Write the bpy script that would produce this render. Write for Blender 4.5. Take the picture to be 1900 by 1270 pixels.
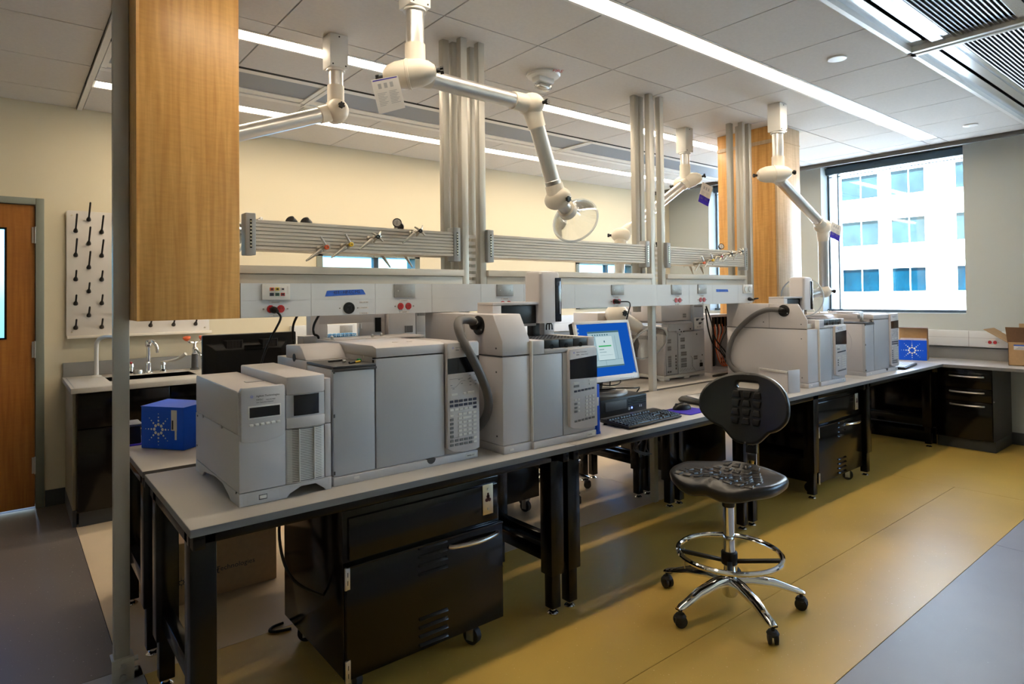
import bpy, bmesh, math, random
from math import sin, cos, pi, radians
from mathutils import Vector, Matrix
random.seed(4)
S = bpy.context.scene
COL = S.collection
for o in list(bpy.data.objects): bpy.data.objects.remove(o, do_unlink=True)

# ------------------------------------------------------------------ camera
def v3(*a): return Vector(a)
YAW, PITCH, ROLL = radians(50.8144), radians(.8857), radians(-.6716)
_f = v3(cos(YAW)*cos(PITCH), sin(YAW)*cos(PITCH), sin(PITCH))
_r = _f.cross(v3(0, 0, 1)).normalized(); _u = _r.cross(_f)
RT = _r*cos(ROLL) + _u*sin(ROLL); UP = -_r*sin(ROLL) + _u*cos(ROLL); FW = _f
cam = bpy.data.cameras.new('camera'); camo = bpy.data.objects.new('camera', cam); COL.objects.link(camo)
M4 = Matrix((RT, UP, -FW)).transposed().to_4x4(); M4.translation = (-.4133, -2.0054, 1.4208)
camo.matrix_world = M4
cam.sensor_width = 36; cam.lens = 1168.94/1900*36
cam.shift_x = (950-961.25)/1900; cam.shift_y = (531.34-635)/1900
cam.clip_start = .05; cam.clip_end = 400
S.camera = camo

# ------------------------------------------------------------------ world, sun, exposure
w = bpy.data.worlds.new('world'); S.world = w; w.use_nodes = True
nt = w.node_tree; bg = nt.nodes['Background']
sky = nt.nodes.new('ShaderNodeTexSky'); sky.sky_type = 'NISHITA'; sky.sun_disc = False
sky.sun_elevation = radians(48); sky.sun_rotation = radians(-100); sky.altitude = 10; sky.air_density = 1.0; sky.dust_density = 1.5; sky.ozone_density = 2
nt.links.new(sky.outputs[0], bg.inputs[0]); bg.inputs[1].default_value = 1.0
sl = bpy.data.lights.new('sun', 'SUN'); sl.energy = 34; sl.angle = radians(.6); sl.color = (.86, .95, 1.0)
so = bpy.data.objects.new('sun', sl); COL.objects.link(so)
so.rotation_euler = v3(.80, .22, -.75).to_track_quat('-Z', 'Y').to_euler(); so.location = (-10, 0, 30)
LAMP = 9.0; LAMPC = (1.0, .83, .62)
VS = S.view_settings
VS.view_transform = 'Standard'; VS.look = 'None'; VS.gamma = 1; VS.use_curve_mapping = False
VS.exposure = 1.47

# ------------------------------------------------------------------ materials
MATS = {}
def mat(name, col, rough=.5, metal=0., var=0., vscale=20, bump=0., bscale=200, spec=.5, coat=0.):
    if name in MATS: return MATS[name]
    m = bpy.data.materials.new(name); m.use_nodes = True; n = m.node_tree; b = n.nodes['Principled BSDF']
    b.inputs['Base Color'].default_value = (*col, 1); b.inputs['Roughness'].default_value = rough; b.inputs['Metallic'].default_value = metal
    b.inputs['Specular IOR Level'].default_value = spec
    if coat: b.inputs['Coat Weight'].default_value = coat; b.inputs['Coat Roughness'].default_value = .08
    if var or bump:
        tc = n.nodes.new('ShaderNodeTexCoord')
    if var:
        t = n.nodes.new('ShaderNodeTexNoise'); t.inputs['Scale'].default_value = vscale; t.inputs['Detail'].default_value = 4
        r = n.nodes.new('ShaderNodeValToRGB'); n.links.new(tc.outputs['Object'], t.inputs['Vector']); n.links.new(t.outputs['Fac'], r.inputs['Fac'])
        r.color_ramp.elements[0].position = .3; r.color_ramp.elements[1].position = .7
        r.color_ramp.elements[0].color = (*[c*(1-var) for c in col], 1); r.color_ramp.elements[1].color = (*[min(1, c*(1+var)) for c in col], 1)
        n.links.new(r.outputs[0], b.inputs['Base Color'])
    if bump:
        t2 = n.nodes.new('ShaderNodeTexNoise'); t2.inputs['Scale'].default_value = bscale; t2.inputs['Detail'].default_value = 3
        bp = n.nodes.new('ShaderNodeBump'); bp.inputs['Strength'].default_value = bump; bp.inputs['Distance'].default_value = .002
        n.links.new(tc.outputs['Object'], t2.inputs['Vector']); n.links.new(t2.outputs['Fac'], bp.inputs['Height']); n.links.new(bp.outputs[0], b.inputs['Normal'])
    MATS[name] = m; return m
def emit(name, col, s):
    m = bpy.data.materials.new(name); m.use_nodes = True; n = m.node_tree; n.nodes.clear()
    e = n.nodes.new('ShaderNodeEmission'); o = n.nodes.new('ShaderNodeOutputMaterial'); e.inputs[0].default_value = (*col, 1); e.inputs[1].default_value = s
    n.links.new(e.outputs[0], o.inputs[0]); MATS[name] = m; return m
def glassy(name, tint, refl, edge=0.):
    m = bpy.data.materials.new(name); m.use_nodes = True; n = m.node_tree; n.nodes.clear()
    o = n.nodes.new('ShaderNodeOutputMaterial'); mx = n.nodes.new('ShaderNodeMixShader'); t = n.nodes.new('ShaderNodeBsdfTransparent'); g = n.nodes.new('ShaderNodeBsdfGlossy')
    t.inputs[0].default_value = (*tint, 1); g.inputs['Roughness'].default_value = .03
    lw = n.nodes.new('ShaderNodeLayerWeight'); lw.inputs[0].default_value = .25
    mp = n.nodes.new('ShaderNodeMapRange'); mp.inputs['To Min'].default_value = refl; mp.inputs['To Max'].default_value = max(refl, edge)
    n.links.new(lw.outputs['Fresnel'], mp.inputs[0]); n.links.new(mp.outputs[0], mx.inputs[0])
    n.links.new(t.outputs[0], mx.inputs[1]); n.links.new(g.outputs[0], mx.inputs[2]); n.links.new(mx.outputs[0], o.inputs[0])
    MATS[name] = m; return m
def wood(name, c0, c1, stretch=(28, 28, 1.4), rough=.35, rot=0):
    m = bpy.data.materials.new(name); m.use_nodes = True; n = m.node_tree; b = n.nodes['Principled BSDF']
    tc = n.nodes.new('ShaderNodeTexCoord'); mp = n.nodes.new('ShaderNodeMapping'); mp.inputs['Scale'].default_value = stretch
    t = n.nodes.new('ShaderNodeTexNoise'); t.inputs['Scale'].default_value = 1.6; t.inputs['Detail'].default_value = 7; t.inputs['Distortion'].default_value = .5
    r = n.nodes.new('ShaderNodeValToRGB'); r.color_ramp.elements[0].position = .36; r.color_ramp.elements[1].position = .66
    r.color_ramp.elements[0].color = (*c0, 1); r.color_ramp.elements[1].color = (*c1, 1)
    t3 = n.nodes.new('ShaderNodeTexNoise'); t3.inputs['Scale'].default_value = 1.; mp3 = n.nodes.new('ShaderNodeMapping'); mp3.inputs['Scale'].default_value = (18, 18, 90)
    mx = n.nodes.new('ShaderNodeMixRGB'); mx.blend_type = 'MULTIPLY'; mx.inputs[0].default_value = .16
    r3 = n.nodes.new('ShaderNodeValToRGB'); r3.color_ramp.elements[0].color = (.62, .58, .5, 1); r3.color_ramp.elements[0].position = .35; r3.color_ramp.elements[1].position = .6
    L = n.links.new
    L(tc.outputs['Object'], mp.inputs[0]); L(mp.outputs[0], t.inputs[0]); L(t.outputs['Fac'], r.inputs[0]); L(tc.outputs['Object'], mp3.inputs[0]); L(mp3.outputs[0], t3.inputs[0]); L(t3.outputs['Fac'], r3.inputs[0])
    L(r.outputs[0], mx.inputs[1]); L(r3.outputs[0], mx.inputs[2]); L(mx.outputs[0], b.inputs['Base Color']); b.inputs['Roughness'].default_value = rough
    MATS[name] = m; return m
def speckle(name, col, dot, rough, scale=260, thr=.76, spec=.5):
    m = bpy.data.materials.new(name); m.use_nodes = True; n = m.node_tree; b = n.nodes['Principled BSDF']; L = n.links.new
    tc = n.nodes.new('ShaderNodeTexCoord'); vo = n.nodes.new('ShaderNodeTexVoronoi'); vo.inputs['Scale'].default_value = scale*.2
    t = n.nodes.new('ShaderNodeTexNoise'); t.inputs['Scale'].default_value = scale*.35; t.inputs['Detail'].default_value = 1
    ra = n.nodes.new('ShaderNodeValToRGB'); ra.color_ramp.elements[0].position = thr-.03; ra.color_ramp.elements[1].position = thr
    t2 = n.nodes.new('ShaderNodeTexNoise'); t2.inputs['Scale'].default_value = 1.3; t2.inputs['Detail'].default_value = 5
    r2 = n.nodes.new('ShaderNodeValToRGB'); r2.color_ramp.elements[0].color = (*[c*.86 for c in col], 1); r2.color_ramp.elements[1].color = (*[c*1.1 for c in col], 1); r2.color_ramp.elements[0].position = .3; r2.color_ramp.elements[1].position = .7
    mx = n.nodes.new('ShaderNodeMixRGB'); mx.inputs[2].default_value = (*dot, 1)
    L(tc.outputs['Object'], t.inputs[0]); L(t.outputs['Fac'], ra.inputs[0]); L(tc.outputs['Object'], t2.inputs[0]); L(t2.outputs['Fac'], r2.inputs[0])
    L(ra.outputs[0], mx.inputs[0]); L(r2.outputs[0], mx.inputs[1]); L(mx.outputs[0], b.inputs['Base Color'])
    b.inputs['Roughness'].default_value = rough; b.inputs['Specular IOR Level'].default_value = spec
    r4 = n.nodes.new('ShaderNodeMapRange'); r4.inputs['To Min'].default_value = rough-.06; r4.inputs['To Max'].default_value = rough+.08; L(t2.outputs['Fac'], r4.inputs[0]); L(r4.outputs[0], b.inputs['Roughness'])
    MATS[name] = m; return m

WALL = mat('cream wall paint', (.64, .565, .405), .75, bump=.08, bscale=160)
WALLW = mat('wall paint with daylight cast', (.44, .475, .465), .7, bump=.08, bscale=160)  # bluish cast of bounced daylight on the window wall put into its colour
TILE = mat('ceiling tile', (.66, .64, .61), .95, var=.03, vscale=60, bump=.25, bscale=240, spec=.1)
WHITEM = mat('white painted metal', (.74, .73, .70), .4)
FY = speckle('yellow sheet vinyl', (.58, .37, .075), (.74, .55, .24), .40, spec=.5)
FB = speckle('beige sheet vinyl', (.60, .47, .31), (.45, .34, .22), .38)
FD = speckle('dark grey sheet vinyl', (.125, .105, .09), (.36, .33, .29), .42)
FG = speckle('grey sheet vinyl with sky tint', (.29, .30, .325), (.48, .5, .52), .44, thr=.8, spec=.4)  # grey floor; the blue tinge paints in reflected sky
TOP = mat('grey laminate worktop', (.45, .42, .38), .38, var=.03, vscale=300)
EDGE = mat('worktop edge band', (.17, .168, .165), .45)
BLK = mat('black powder coated steel', (.0045, .004, .0035), .2, bump=.02, bscale=900, spec=.3)
BLKM = mat('black cabinet enamel', (.0045, .0036, .0028), .13, spec=.3)
BLKP = mat('black plastic', (.007, .007, .0075), .4, bump=.05, bscale=900, spec=.35)
PUR = mat('black polyurethane', (.012, .0115, .011), .33, bump=.05, bscale=700, spec=.45)
RUB = mat('black rubber', (.012, .012, .012), .6)
CHR = mat('chrome', (.78, .78, .78), .07, 1.)
STL = mat('brushed steel', (.55, .54, .52), .3, 1., bump=.03, bscale=400)
BRASSY = mat('satin steel plate', (.62, .56, .42), .3, 1.)
ALU = mat('anodised aluminium', (.66, .65, .63), .32, .85)
POST = mat('grey anodised strut', (.50, .48, .43), .42, .35)
RACE = mat('white raceway enamel', (.62, .64, .66), .42)
RAIL = mat('beige grey rail enamel', (.58, .54, .47), .42)
PLATE = mat('grey steel cover plate', (.30, .295, .28), .42, .4, var=.12, vscale=30)
BRK = mat('grey cast bracket', (.33, .34, .34), .45, .3)
INS = mat('light instrument plastic', (.57, .54, .54), .45, bump=.06, bscale=900)
INSG = mat('grey instrument panel', (.46, .465, .485), .45, bump=.06, bscale=900)
INSB = mat('instrument base', (.55, .53, .535), .5)
INSW = mat('white key plastic', (.72, .70, .66), .4)
DK = mat('dark display glass', (.008, .010, .018), .08)
DGR = mat('dark grey plastic', (.055, .055, .058), .5)
MGR = mat('mid grey key plastic', (.17, .17, .175), .5)
NAVY = mat('navy key plastic', (.03, .035, .07), .45)
HOSE = mat('grey rubber hose', (.105, .100, .098), .5)
REDP = mat('red outlet plastic', (.42, .012, .015), .35)
BLUEC = mat('blue printed carton', (.003, .09, .70), .45, spec=.25)
BLUEB = mat('blue plastic', (.005, .09, .68), .4, spec=.3)
PURP = mat('violet blue foam', (.035, .015, .42), .75)
TAPE = mat('blue masking tape', (.03, .12, .55), .7, var=.15, vscale=80)
PAPER = mat('paper', (.70, .66, .62), .8)
WPRINT = mat('white print', (.78, .78, .76), .6)
INK = mat('dark print', (.02, .02, .025), .6)
GINK = mat('grey print', (.22, .22, .23), .6)
CARD = mat('brown cardboard', (.40, .25, .12), .8, var=.06, vscale=40)
CARDD = mat('dark brown cardboard', (.20, .105, .05), .8, var=.06, vscale=40)
WOOD = wood('honey maple veneer', (.63, .31, .08), (.80, .455, .145))
WOODD = wood('orange maple door veneer', (.29, .10, .014), (.39, .15, .026))
WOODLIT = wood('maple veneer with painted window light', (.52, .37, .22), (.66, .50, .33))  # lighter copy of the maple, window light on the column front painted in
FRAMEG = mat('grey green door frame paint', (.185, .20, .165), .45)
BASEB = mat('slate rubber base', (.045, .052, .06), .5)
SUSP = mat('steel grey radiant panel', (.235, .265, .31), .5)
LOUV = mat('grey aluminium louvre', (.30, .32, .34), .35, .6)
BEAM = mat('satin aluminium beam', (.70, .74, .78), .18, .9)
SHADOWGAP = mat('black gap liner', (.01, .01, .01), .9)
PEG = mat('black peg plastic', (.010, .009, .009), .4)
EPOXY = mat('grey epoxy resin', (.40, .38, .34), .4, var=.04, vscale=60)
EPOXYB = mat('grey epoxy splash', (.25, .25, .245), .45)
STONE = mat('pale precast facade', (.80, .82, .84), .8, var=.03, vscale=3)
WFRAME = mat('blue grey window frame', (.05, .085, .12), .4)
PVC = mat('ivory polypropylene', (.74, .68, .58), .42)
CLEAR = glassy('clear polycarbonate', (.96, .97, .97), .06, .85); RIMC = glassy('clear rim with painted highlight', (.9, .93, .95), .30, .6); PANE2 = glassy('glass with painted sky tint', (.36, .60, .74), .04, .3)  # last tint puts the blue of the sky outside into the glass
_d = RIMC.node_tree.nodes.new('ShaderNodeBsdfDiffuse'); _d.inputs[0].default_value = (.9, .92, .93, 1)  # white diffuse stands in for bright highlights on the clear hood rims
_g = [n for n in RIMC.node_tree.nodes if n.type == 'MIX_SHADER'][0]; RIMC.node_tree.links.new(_d.outputs[0], _g.inputs[2])
PANE = glassy('window pane glass', (.93, .97, .98), .04, .3)
SHEET = mat('frosted white board', (.62, .58, .53), .3)
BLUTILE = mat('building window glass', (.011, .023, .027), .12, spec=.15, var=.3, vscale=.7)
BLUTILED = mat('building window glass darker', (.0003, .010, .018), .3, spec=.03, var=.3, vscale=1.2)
GREENW = mat('green mark', (.02, .35, .1), .5)
YEL = mat('yellow plastic', (.75, .5, .02), .4)
ORG = mat('orange plastic', (.72, .12, .03), .45)

# ------------------------------------------------------------------ mesh builder
class M:
    def __init__(s): s.v = []; s.f = []
    def add(s, vs, fs):
        b = len(s.v); s.v += [tuple(p) for p in vs]; s.f += [tuple(b+i for i in f) for f in fs]; return s
    def box(s, x0, y0, z0, x1, y1, z1):
        x0, x1 = min(x0, x1), max(x0, x1); y0, y1 = min(y0, y1), max(y0, y1); z0, z1 = min(z0, z1), max(z0, z1)
        return s.add([(x0,y0,z0),(x1,y0,z0),(x1,y1,z0),(x0,y1,z0),(x0,y0,z1),(x1,y0,z1),(x1,y1,z1),(x0,y1,z1)],
                     [(0,3,2,1),(4,5,6,7),(0,1,5,4),(1,2,6,5),(2,3,7,6),(3,0,4,7)])
    def obox(s, c, ax, ay, az):
        c = Vector(c); ax, ay, az = Vector(ax), Vector(ay), Vector(az)
        if ax.cross(ay).dot(az) < 0: ax = -ax
        P = [c+ax*i+ay*j+az*k for k in (-1, 1) for (i, j) in ((-1,-1),(1,-1),(1,1),(-1,1))]
        return s.add(P, [(0,3,2,1),(4,5,6,7),(0,1,5,4),(1,2,6,5),(2,3,7,6),(3,0,4,7)])
    def loft(s, rings, caps=True, closed=True):
        b = len(s.v); n = len(rings[0])
        for r in rings: s.v += [tuple(p) for p in r]
        for i in range(len(rings)-1):
            for j in range(n if closed else n-1):
                k = (j+1) % n
                s.f.append((b+i*n+j, b+i*n+k, b+(i+1)*n+k, b+(i+1)*n+j))
        if caps:
            s.f.append(tuple(b+j for j in reversed(range(n)))); s.f.append(tuple(b+(len(rings)-1)*n+j for j in range(n)))
        return s
    def lathe(s, prof, o=(0,0,0), ax=(0,0,1), n=20, caps=True):
        o = Vector(o); a = Vector(ax).normalized(); t = Vector((1,0,0)) if abs(a.x) < .9 else Vector((0,1,0))
        x = a.cross(t).normalized(); y = a.cross(x)
        return s.loft([[o+a*z+(x*cos(2*pi*i/n)+y*sin(2*pi*i/n))*max(r, 1e-5) for i in range(n)] for r, z in prof], caps)
    def cyl(s, p0, p1, r0, r1=None, n=16):
        p0, p1 = Vector(p0), Vector(p1); d = p1-p0
        return s.lathe([(r0, 0), (r0 if r1 is None else r1, d.length)], p0, d, n)
    def ell(s, c, ax, L, r, n=20, m=10):
        a = Vector(ax).normalized(); return s.lathe([(r*sin(pi*i/m), -L*cos(pi*i/m)) for i in range(m+1)], c, a, n, False)
    def tube(s, pts, r, n=8, smooth=0):
        P = [Vector(p) for p in pts]
        if smooth:
            Q = []
            for i in range(len(P)-1):
                p0 = P[max(i-1, 0)]; p1 = P[i]; p2 = P[i+1]; p3 = P[min(i+2, len(P)-1)]
                for k in range(smooth):
                    t = k/smooth
                    Q.append(.5*((2*p1)+(p2-p0)*t+(2*p0-5*p1+4*p2-p3)*t*t+(3*p1-p0-3*p2+p3)*t**3))
            Q.append(P[-1]); P = Q
        rr = r if isinstance(r, (list, tuple)) else None
        rings = []; u = None
        for i, p in enumerate(P):
            d = (P[min(i+1, len(P)-1)]-P[max(i-1, 0)]).normalized()
            if u is None: u = d.cross(Vector((0,0,1)) if abs(d.z) < .9 else Vector((1,0,0))).normalized()
            else: u = (u-d*u.dot(d)).normalized()
            w_ = d.cross(u); ri = r if rr is None else rr[0]+(rr[-1]-rr[0])*i/(len(P)-1)
            rings.append([p+(u*cos(2*pi*j/n)+w_*sin(2*pi*j/n))*ri for j in range(n)])
        return s.loft(rings)
    def torus(s, c, ax, R, r, n=32, m=8):
        c = Vector(c); a = Vector(ax).normalized(); t = Vector((1,0,0)) if abs(a.x) < .9 else Vector((0,1,0)); x = a.cross(t).normalized(); y = a.cross(x)
        b = len(s.v)
        for i in range(n):
            d = x*cos(2*pi*i/n)+y*sin(2*pi*i/n)
            for j in range(m): s.v.append(tuple(c+d*(R+r*cos(2*pi*j/m))+a*(r*sin(2*pi*j/m))))
        for i in range(n):
            for j in range(m): s.f.append((b+i*m+j, b+((i+1)%n)*m+j, b+((i+1)%n)*m+(j+1)%m, b+i*m+(j+1)%m))
        return s
    def prism(s, poly, plane, c0, c1):
        def P(a, b, c): return {'xz': (a, c, b), 'yz': (c, a, b), 'xy': (a, b, c)}[plane]
        n = len(poly); b = len(s.v)
        s.v += [P(x, y, c0) for x, y in poly]+[P(x, y, c1) for x, y in poly]
        s.f.append(tuple(b+i for i in range(n))); s.f.append(tuple(b+n+i for i in reversed(range(n))))
        for i in range(n): s.f.append((b+i, b+n+i, b+n+(i+1)%n, b+(i+1)%n))
        return s
    def xf(s, mtx): s.v = [tuple(mtx @ Vector(p)) for p in s.v]; return s

def link(name, me, m, parent=None, kind=None, label=None):
    o = bpy.data.objects.new(name, me); COL.objects.link(o); me.materials.clear(); me.materials.append(m if not isinstance(m, str) else MATS[m])
    if parent is not None:
        o.parent = parent
        if parent.get('_w') is not None: o.location = -Vector(parent.location)
    if kind: o['kind'] = kind
    if label: o['label'] = label
    return o
def mesh(name, mb, bevel=0, seg=2, ang=35):
    me = bpy.data.meshes.new(name); me.from_pydata(mb.v, [], mb.f)
    bm = bmesh.new(); bm.from_mesh(me); bmesh.ops.recalc_face_normals(bm, faces=bm.faces)
    if bevel:
        es = [e for e in bm.edges if len(e.link_faces) == 2 and e.calc_face_angle(0) > radians(30)]
        bmesh.ops.bevel(bm, geom=es, offset=bevel, segments=seg, affect='EDGES', profile=.5, clamp_overlap=True)
    bm.to_mesh(me); bm.free()
    me.polygons.foreach_set('use_smooth', [True]*len(me.polygons)); me.set_sharp_from_angle(angle=radians(ang)); me.update()
    return me
def part(name, mb, m, parent=None, bevel=0, kind=None, label=None, seg=2, ang=35):
    return link(name, mesh(name, mb, bevel, seg, ang), m, parent, kind, label)
def thing(name, label, cat, loc=(0,0,0), group=None, world=True):
    o = bpy.data.objects.new(name, None); COL.objects.link(o); o.location = loc; o.empty_display_size = .05
    o['label'] = label; o['category'] = cat
    if group: o['group'] = group
    if world: o['_w'] = 1
    return o
def solo(name, mb, m, label, cat, group=None, bevel=0, ang=35):
    o = part(name, mb, m, None, bevel, ang=ang); o['label'] = label; o['category'] = cat
    if group: o['group'] = group
    return o
def struct(name, mb, m, bevel=0, parent=None):
    o = part(name, mb, m, parent, bevel)
    if parent is None: o['kind'] = 'structure'
    return o
def sroot(name):
    o = bpy.data.objects.new(name, None); COL.objects.link(o); o['kind'] = 'structure'; o['_w'] = 1; return o
def clone(o, parent=None):
    c = o.copy(); COL.objects.link(c); c.parent = parent
    for ch in list(o.children): clone(ch, c)
    return c
def curvemesh(name, cu, mtx):
    o = bpy.data.objects.new(name, cu); COL.objects.link(o); bpy.context.view_layer.update()
    me = bpy.data.meshes.new_from_object(o.evaluated_get(bpy.context.evaluated_depsgraph_get())); bpy.data.objects.remove(o); bpy.data.curves.remove(cu)
    me.transform(mtx); me.name = name; return me
def axes(o, x, y):       # matrix with text x axis, y axis
    x = Vector(x).normalized(); y = Vector(y); y = (y-x*y.dot(x)).normalized(); z = x.cross(y)
    m = Matrix((x, y, z)).transposed().to_4x4(); m.translation = Vector(o); return m
def text(body, size, o, x, y, m, parent, align='LEFT', name='lettering'):
    cu = bpy.data.curves.new(name, 'FONT'); cu.body = body; cu.size = size; cu.align_x = align; cu.extrude = .0002; cu.resolution_u = 2
    return link(name, curvemesh(name, cu, axes(o, x, y)), m, parent)
def shape2d(name, loops, depth, bevel, mtx, res=4):
    cu = bpy.data.curves.new(name, 'CURVE'); cu.dimensions = '2D'; cu.fill_mode = 'BOTH'; cu.extrude = depth; cu.bevel_depth = bevel; cu.bevel_resolution = 2
    for lp in loops:
        sp = cu.splines.new('POLY'); sp.points.add(len(lp)-1); sp.use_cyclic_u = True
        for i, p in enumerate(lp): sp.points[i].co = (p[0], p[1], 0, 1)
    me = curvemesh(name, cu, mtx); me.polygons.foreach_set('use_smooth', [True]*len(me.polygons)); me.set_sharp_from_angle(angle=radians(40)); return me
def rrect(x0, y0, x1, y1, r, n=5):
    P = []
    for cx, cy, a in ((x1-r, y1-r, 0), (x0+r, y1-r, 90), (x0+r, y0+r, 180), (x1-r, y0+r, 270)):
        for i in range(n+1): t = radians(a+90*i/n); P.append((cx+r*cos(t), cy+r*sin(t)))
    return P
def spark(o, x, y, R, m, parent, name='printed_emblem', th=.0004):
    mt = axes(o, x, y); z = mt.to_3x3() @ Vector((0,0,1)); b = M()
    for k in range(8):
        a = pi/4*k
        for d, r in ((.30, .095), (.53, .062), (.74, .042), (.95, .026)):
            c = mt @ Vector((cos(a)*d*R, sin(a)*d*R, 0)); b.cyl(c, c+z*th, r*R, n=10)
    return part(name, b, m, parent, kind=None)

# ================================================================== the setting
H = 2.805; YB = 3.477; XW = 6.80; XL = -3.4; YF = -5.0; TX = [1.8745+.61*k for k in range(-9, 8)]
floor = sroot('floor')
part('subfloor', M().box(XL, YF, -.12, XW+.3, YB+.2, -.004), SHADOWGAP, floor)
def sheet(x0, x1, y0, y1, m, lab=None): part('vinyl_sheet', M().box(x0, y0, -.006, x1-.003, y1-.003, 0), m, floor, label=lab)
sheet(0, 4.92, -.436, .775, FY); sheet(0, 4.92, -.93, -.436, FY); sheet(4.92, XW, -.93, .775, FY)
sheet(-.065, 3.2, .775, 2.9, FB); sheet(3.2, XW, .775, 2.9, FB); sheet(XL, -.065, .86, YB, FD); sheet(-.065, XW, 2.9, YB, FD)
sheet(XL, 3.876, YF, -.93, FG); sheet(3.876, XW, YF, -.93, FG); sheet(XL, 0, -.93, .86, FG)

ceiling = sroot('ceiling')
part('ceiling_slab', M().box(XL, YF, H+.16, 6.40, YB+.1, H+.3), SHADOWGAP, ceiling)
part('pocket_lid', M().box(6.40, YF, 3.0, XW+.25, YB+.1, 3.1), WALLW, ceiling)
def tile(x0, x1, y0, y1):
    g = .004
    if x1-x0 > .03 and y1-y0 > .02: part('ceiling_tile', M().box(x0+g, y0+g, H, x1-g, y1-g, H+.02), TILE, ceiling)
def row(y0, y1, x0=.022, x1=6.385):
    xs = [x0]+[x for x in TX if x0+.04 < x < x1-.04]+[x1]
    for a, b in zip(xs, xs[1:]): tile(a, b, y0, y1)
row(-.024, .12, 6.09); row(1.358, 1.507, 6.2); row(2.698, 2.866, 6.2); row(-.637, -.024); row(.12, .6025); row(.6025, 1.2217); row(1.2217, 1.358); row(1.507, 1.918); row(2.478, 2.698); row(2.866, YB)
ys = [YB, 3.07, 2.438, 1.807, 1.18, .56, -.06, -.637]
for a, b in zip(ys[1:], ys):
    tile(-1.235, -.016, a, b); tile(-2.455, -1.235, a, b); tile(XL, -2.455, a, b)
for j in range(4):
    for i in range(4): tile(XL+2.45*i, XL+2.45*(i+1), -1.36-.91*(j+1), -1.36-.91*j)
part('ceiling_grid', M().box(XL, YF, H+.012, 6.39, -1.36, H+.03).box(XL, -.637, H+.012, 6.39, -.02, H+.03).box(XL, .115, H+.012, 6.39, 1.36, H+.03).box(XL, 1.505, H+.012, 6.39, 1.92, H+.03).box(XL, 2.476, H+.012, 6.39, 2.70, H+.03).box(XL, 2.864, H+.012, 6.39, YB, H+.03), mat('ceiling grid grey', (.20, .19, .175), .6), ceiling)
part('ceiling_bulkhead', M().box(-.012, 1.15, H-.012, .018, YB, H+.02), WHITEM, ceiling)
struct('trim_1', M().box(6.388, YF, 2.765, 6.41, YB, H+.2), mat('dark fascia', (.10, .105, .11), .6))

def wall_x(name, y, th, x0, x1, z1, holes, m):      # wall along X, holes = (xa, xb, za, zb)
    b = M(); xs = sorted({x0, x1, *[h[0] for h in holes], *[h[1] for h in holes]})
    for a, c in zip(xs, xs[1:]):
        hs = sorted([(h[2], h[3]) for h in holes if h[0] <= a and h[1] >= c]); z = 0
        for za, zb in hs:
            if za > z: b.box(a, y, z, c, y+th, za)
            z = zb
        if z < z1: b.box(a, y, z, c, y+th, z1)
    return struct(name, b, m)
BW = ((1.74, 2.79, 1.25, 1.85), (4.96, 6.02, 1.25, 1.85))
wall_x('wall_back', YB, .14, XL, XW+.3, 3.0, ((-1.25, -.248, 0, 2.09),)+BW, WALL)
def wall_y(name, x, th, y0, y1, z1, holes, m):
    b = M(); ys_ = sorted({y0, y1, *[h[0] for h in holes], *[h[1] for h in holes]})
    for a, c in zip(ys_, ys_[1:]):
        z = -.0
        for za, zb in [(h[2], h[3]) for h in holes if h[0] <= a and h[1] >= c]:
            if za > z: b.box(x, a, z, x+th, c, za)
            z = zb
        if z < z1: b.box(x, a, z, x+th, c, z1)
    return struct(name, b, m)
RW = [(-.015, 1.36, 1.2, 2.86), (1.80, 2.84, 1.2, 2.86), (-4.7, -1.9, 1.2, 2.86)]  # last opening is added out of view, to fill the fronts with daylight
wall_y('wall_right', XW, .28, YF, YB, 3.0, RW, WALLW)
wall_y('wall_left', XL-.14, .14, YF, YB+.14, 3.0, (), WALL)
wall_x('wall_front', YF-.14, .14, XL-.14, XW+.3, 3.0, (), WALL)
struct('baseboard_back', M().box(XL, YB-.012, 0, -1.3, YB, .11).box(-.195, YB-.012, 0, -.08, YB, .11).box(1.5, YB-.012, 0, XW, YB, .11), BASEB)
struct('baseboard_right', M().box(XW-.012, YF, 0, XW, YB-.012, .11), BASEB)

for i, (ya, yb, za, zb) in enumerate(RW):
    n = 'window_%d' % (i+1); gx = 6.97
    fr = M().box(gx, ya, za, gx+.07, ya+.03, zb).box(gx, yb-.12, za, gx+.05, yb-.105, zb).box(gx, yb-.018, za, gx+.07, yb, zb).box(gx, ya, zb-.03, gx+.07, yb, zb).box(gx-.06, ya, za-.001, gx+.07, yb, za+.028)
    wdw = struct(n, fr, WFRAME)
    part('pane', M().box(gx+.03, ya+.02, za+.02, gx+.036, yb-.02, zb-.02), PANE, wdw)
    part('blind_cassette', M().box(gx-.06, ya+.005, zb-.095, gx-.002, yb-.005, zb-.02), WFRAME, wdw, .004)
    part('blind_rail', M().box(gx-.03, ya+.005, zb-.128, gx-.022, yb-.01, zb-.118), WFRAME, wdw)
for i, (xa, xb, za, zb) in enumerate(BW):
    fr = M()
    for a in (xa, xb-.055): fr.box(a, YB-.012, za, a+.055, YB+.15, zb)
    fr.box(xa, YB-.012, zb-.05, xb, YB+.15, zb).box(xa, YB-.012, za, xb, YB+.15, za+.05)
    wdw = struct('window_%d' % (4+i), fr, FRAMEG)
    part('mullion', M().box(xa+.58, YB+.05, za+.05, xa+.63, YB+.10, zb-.05), WFRAME, wdw)
    part('pane', M().box(xa+.05, YB+.07, za+.05, xb-.05, YB+.076, zb-.05), PANE2, wdw)

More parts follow.
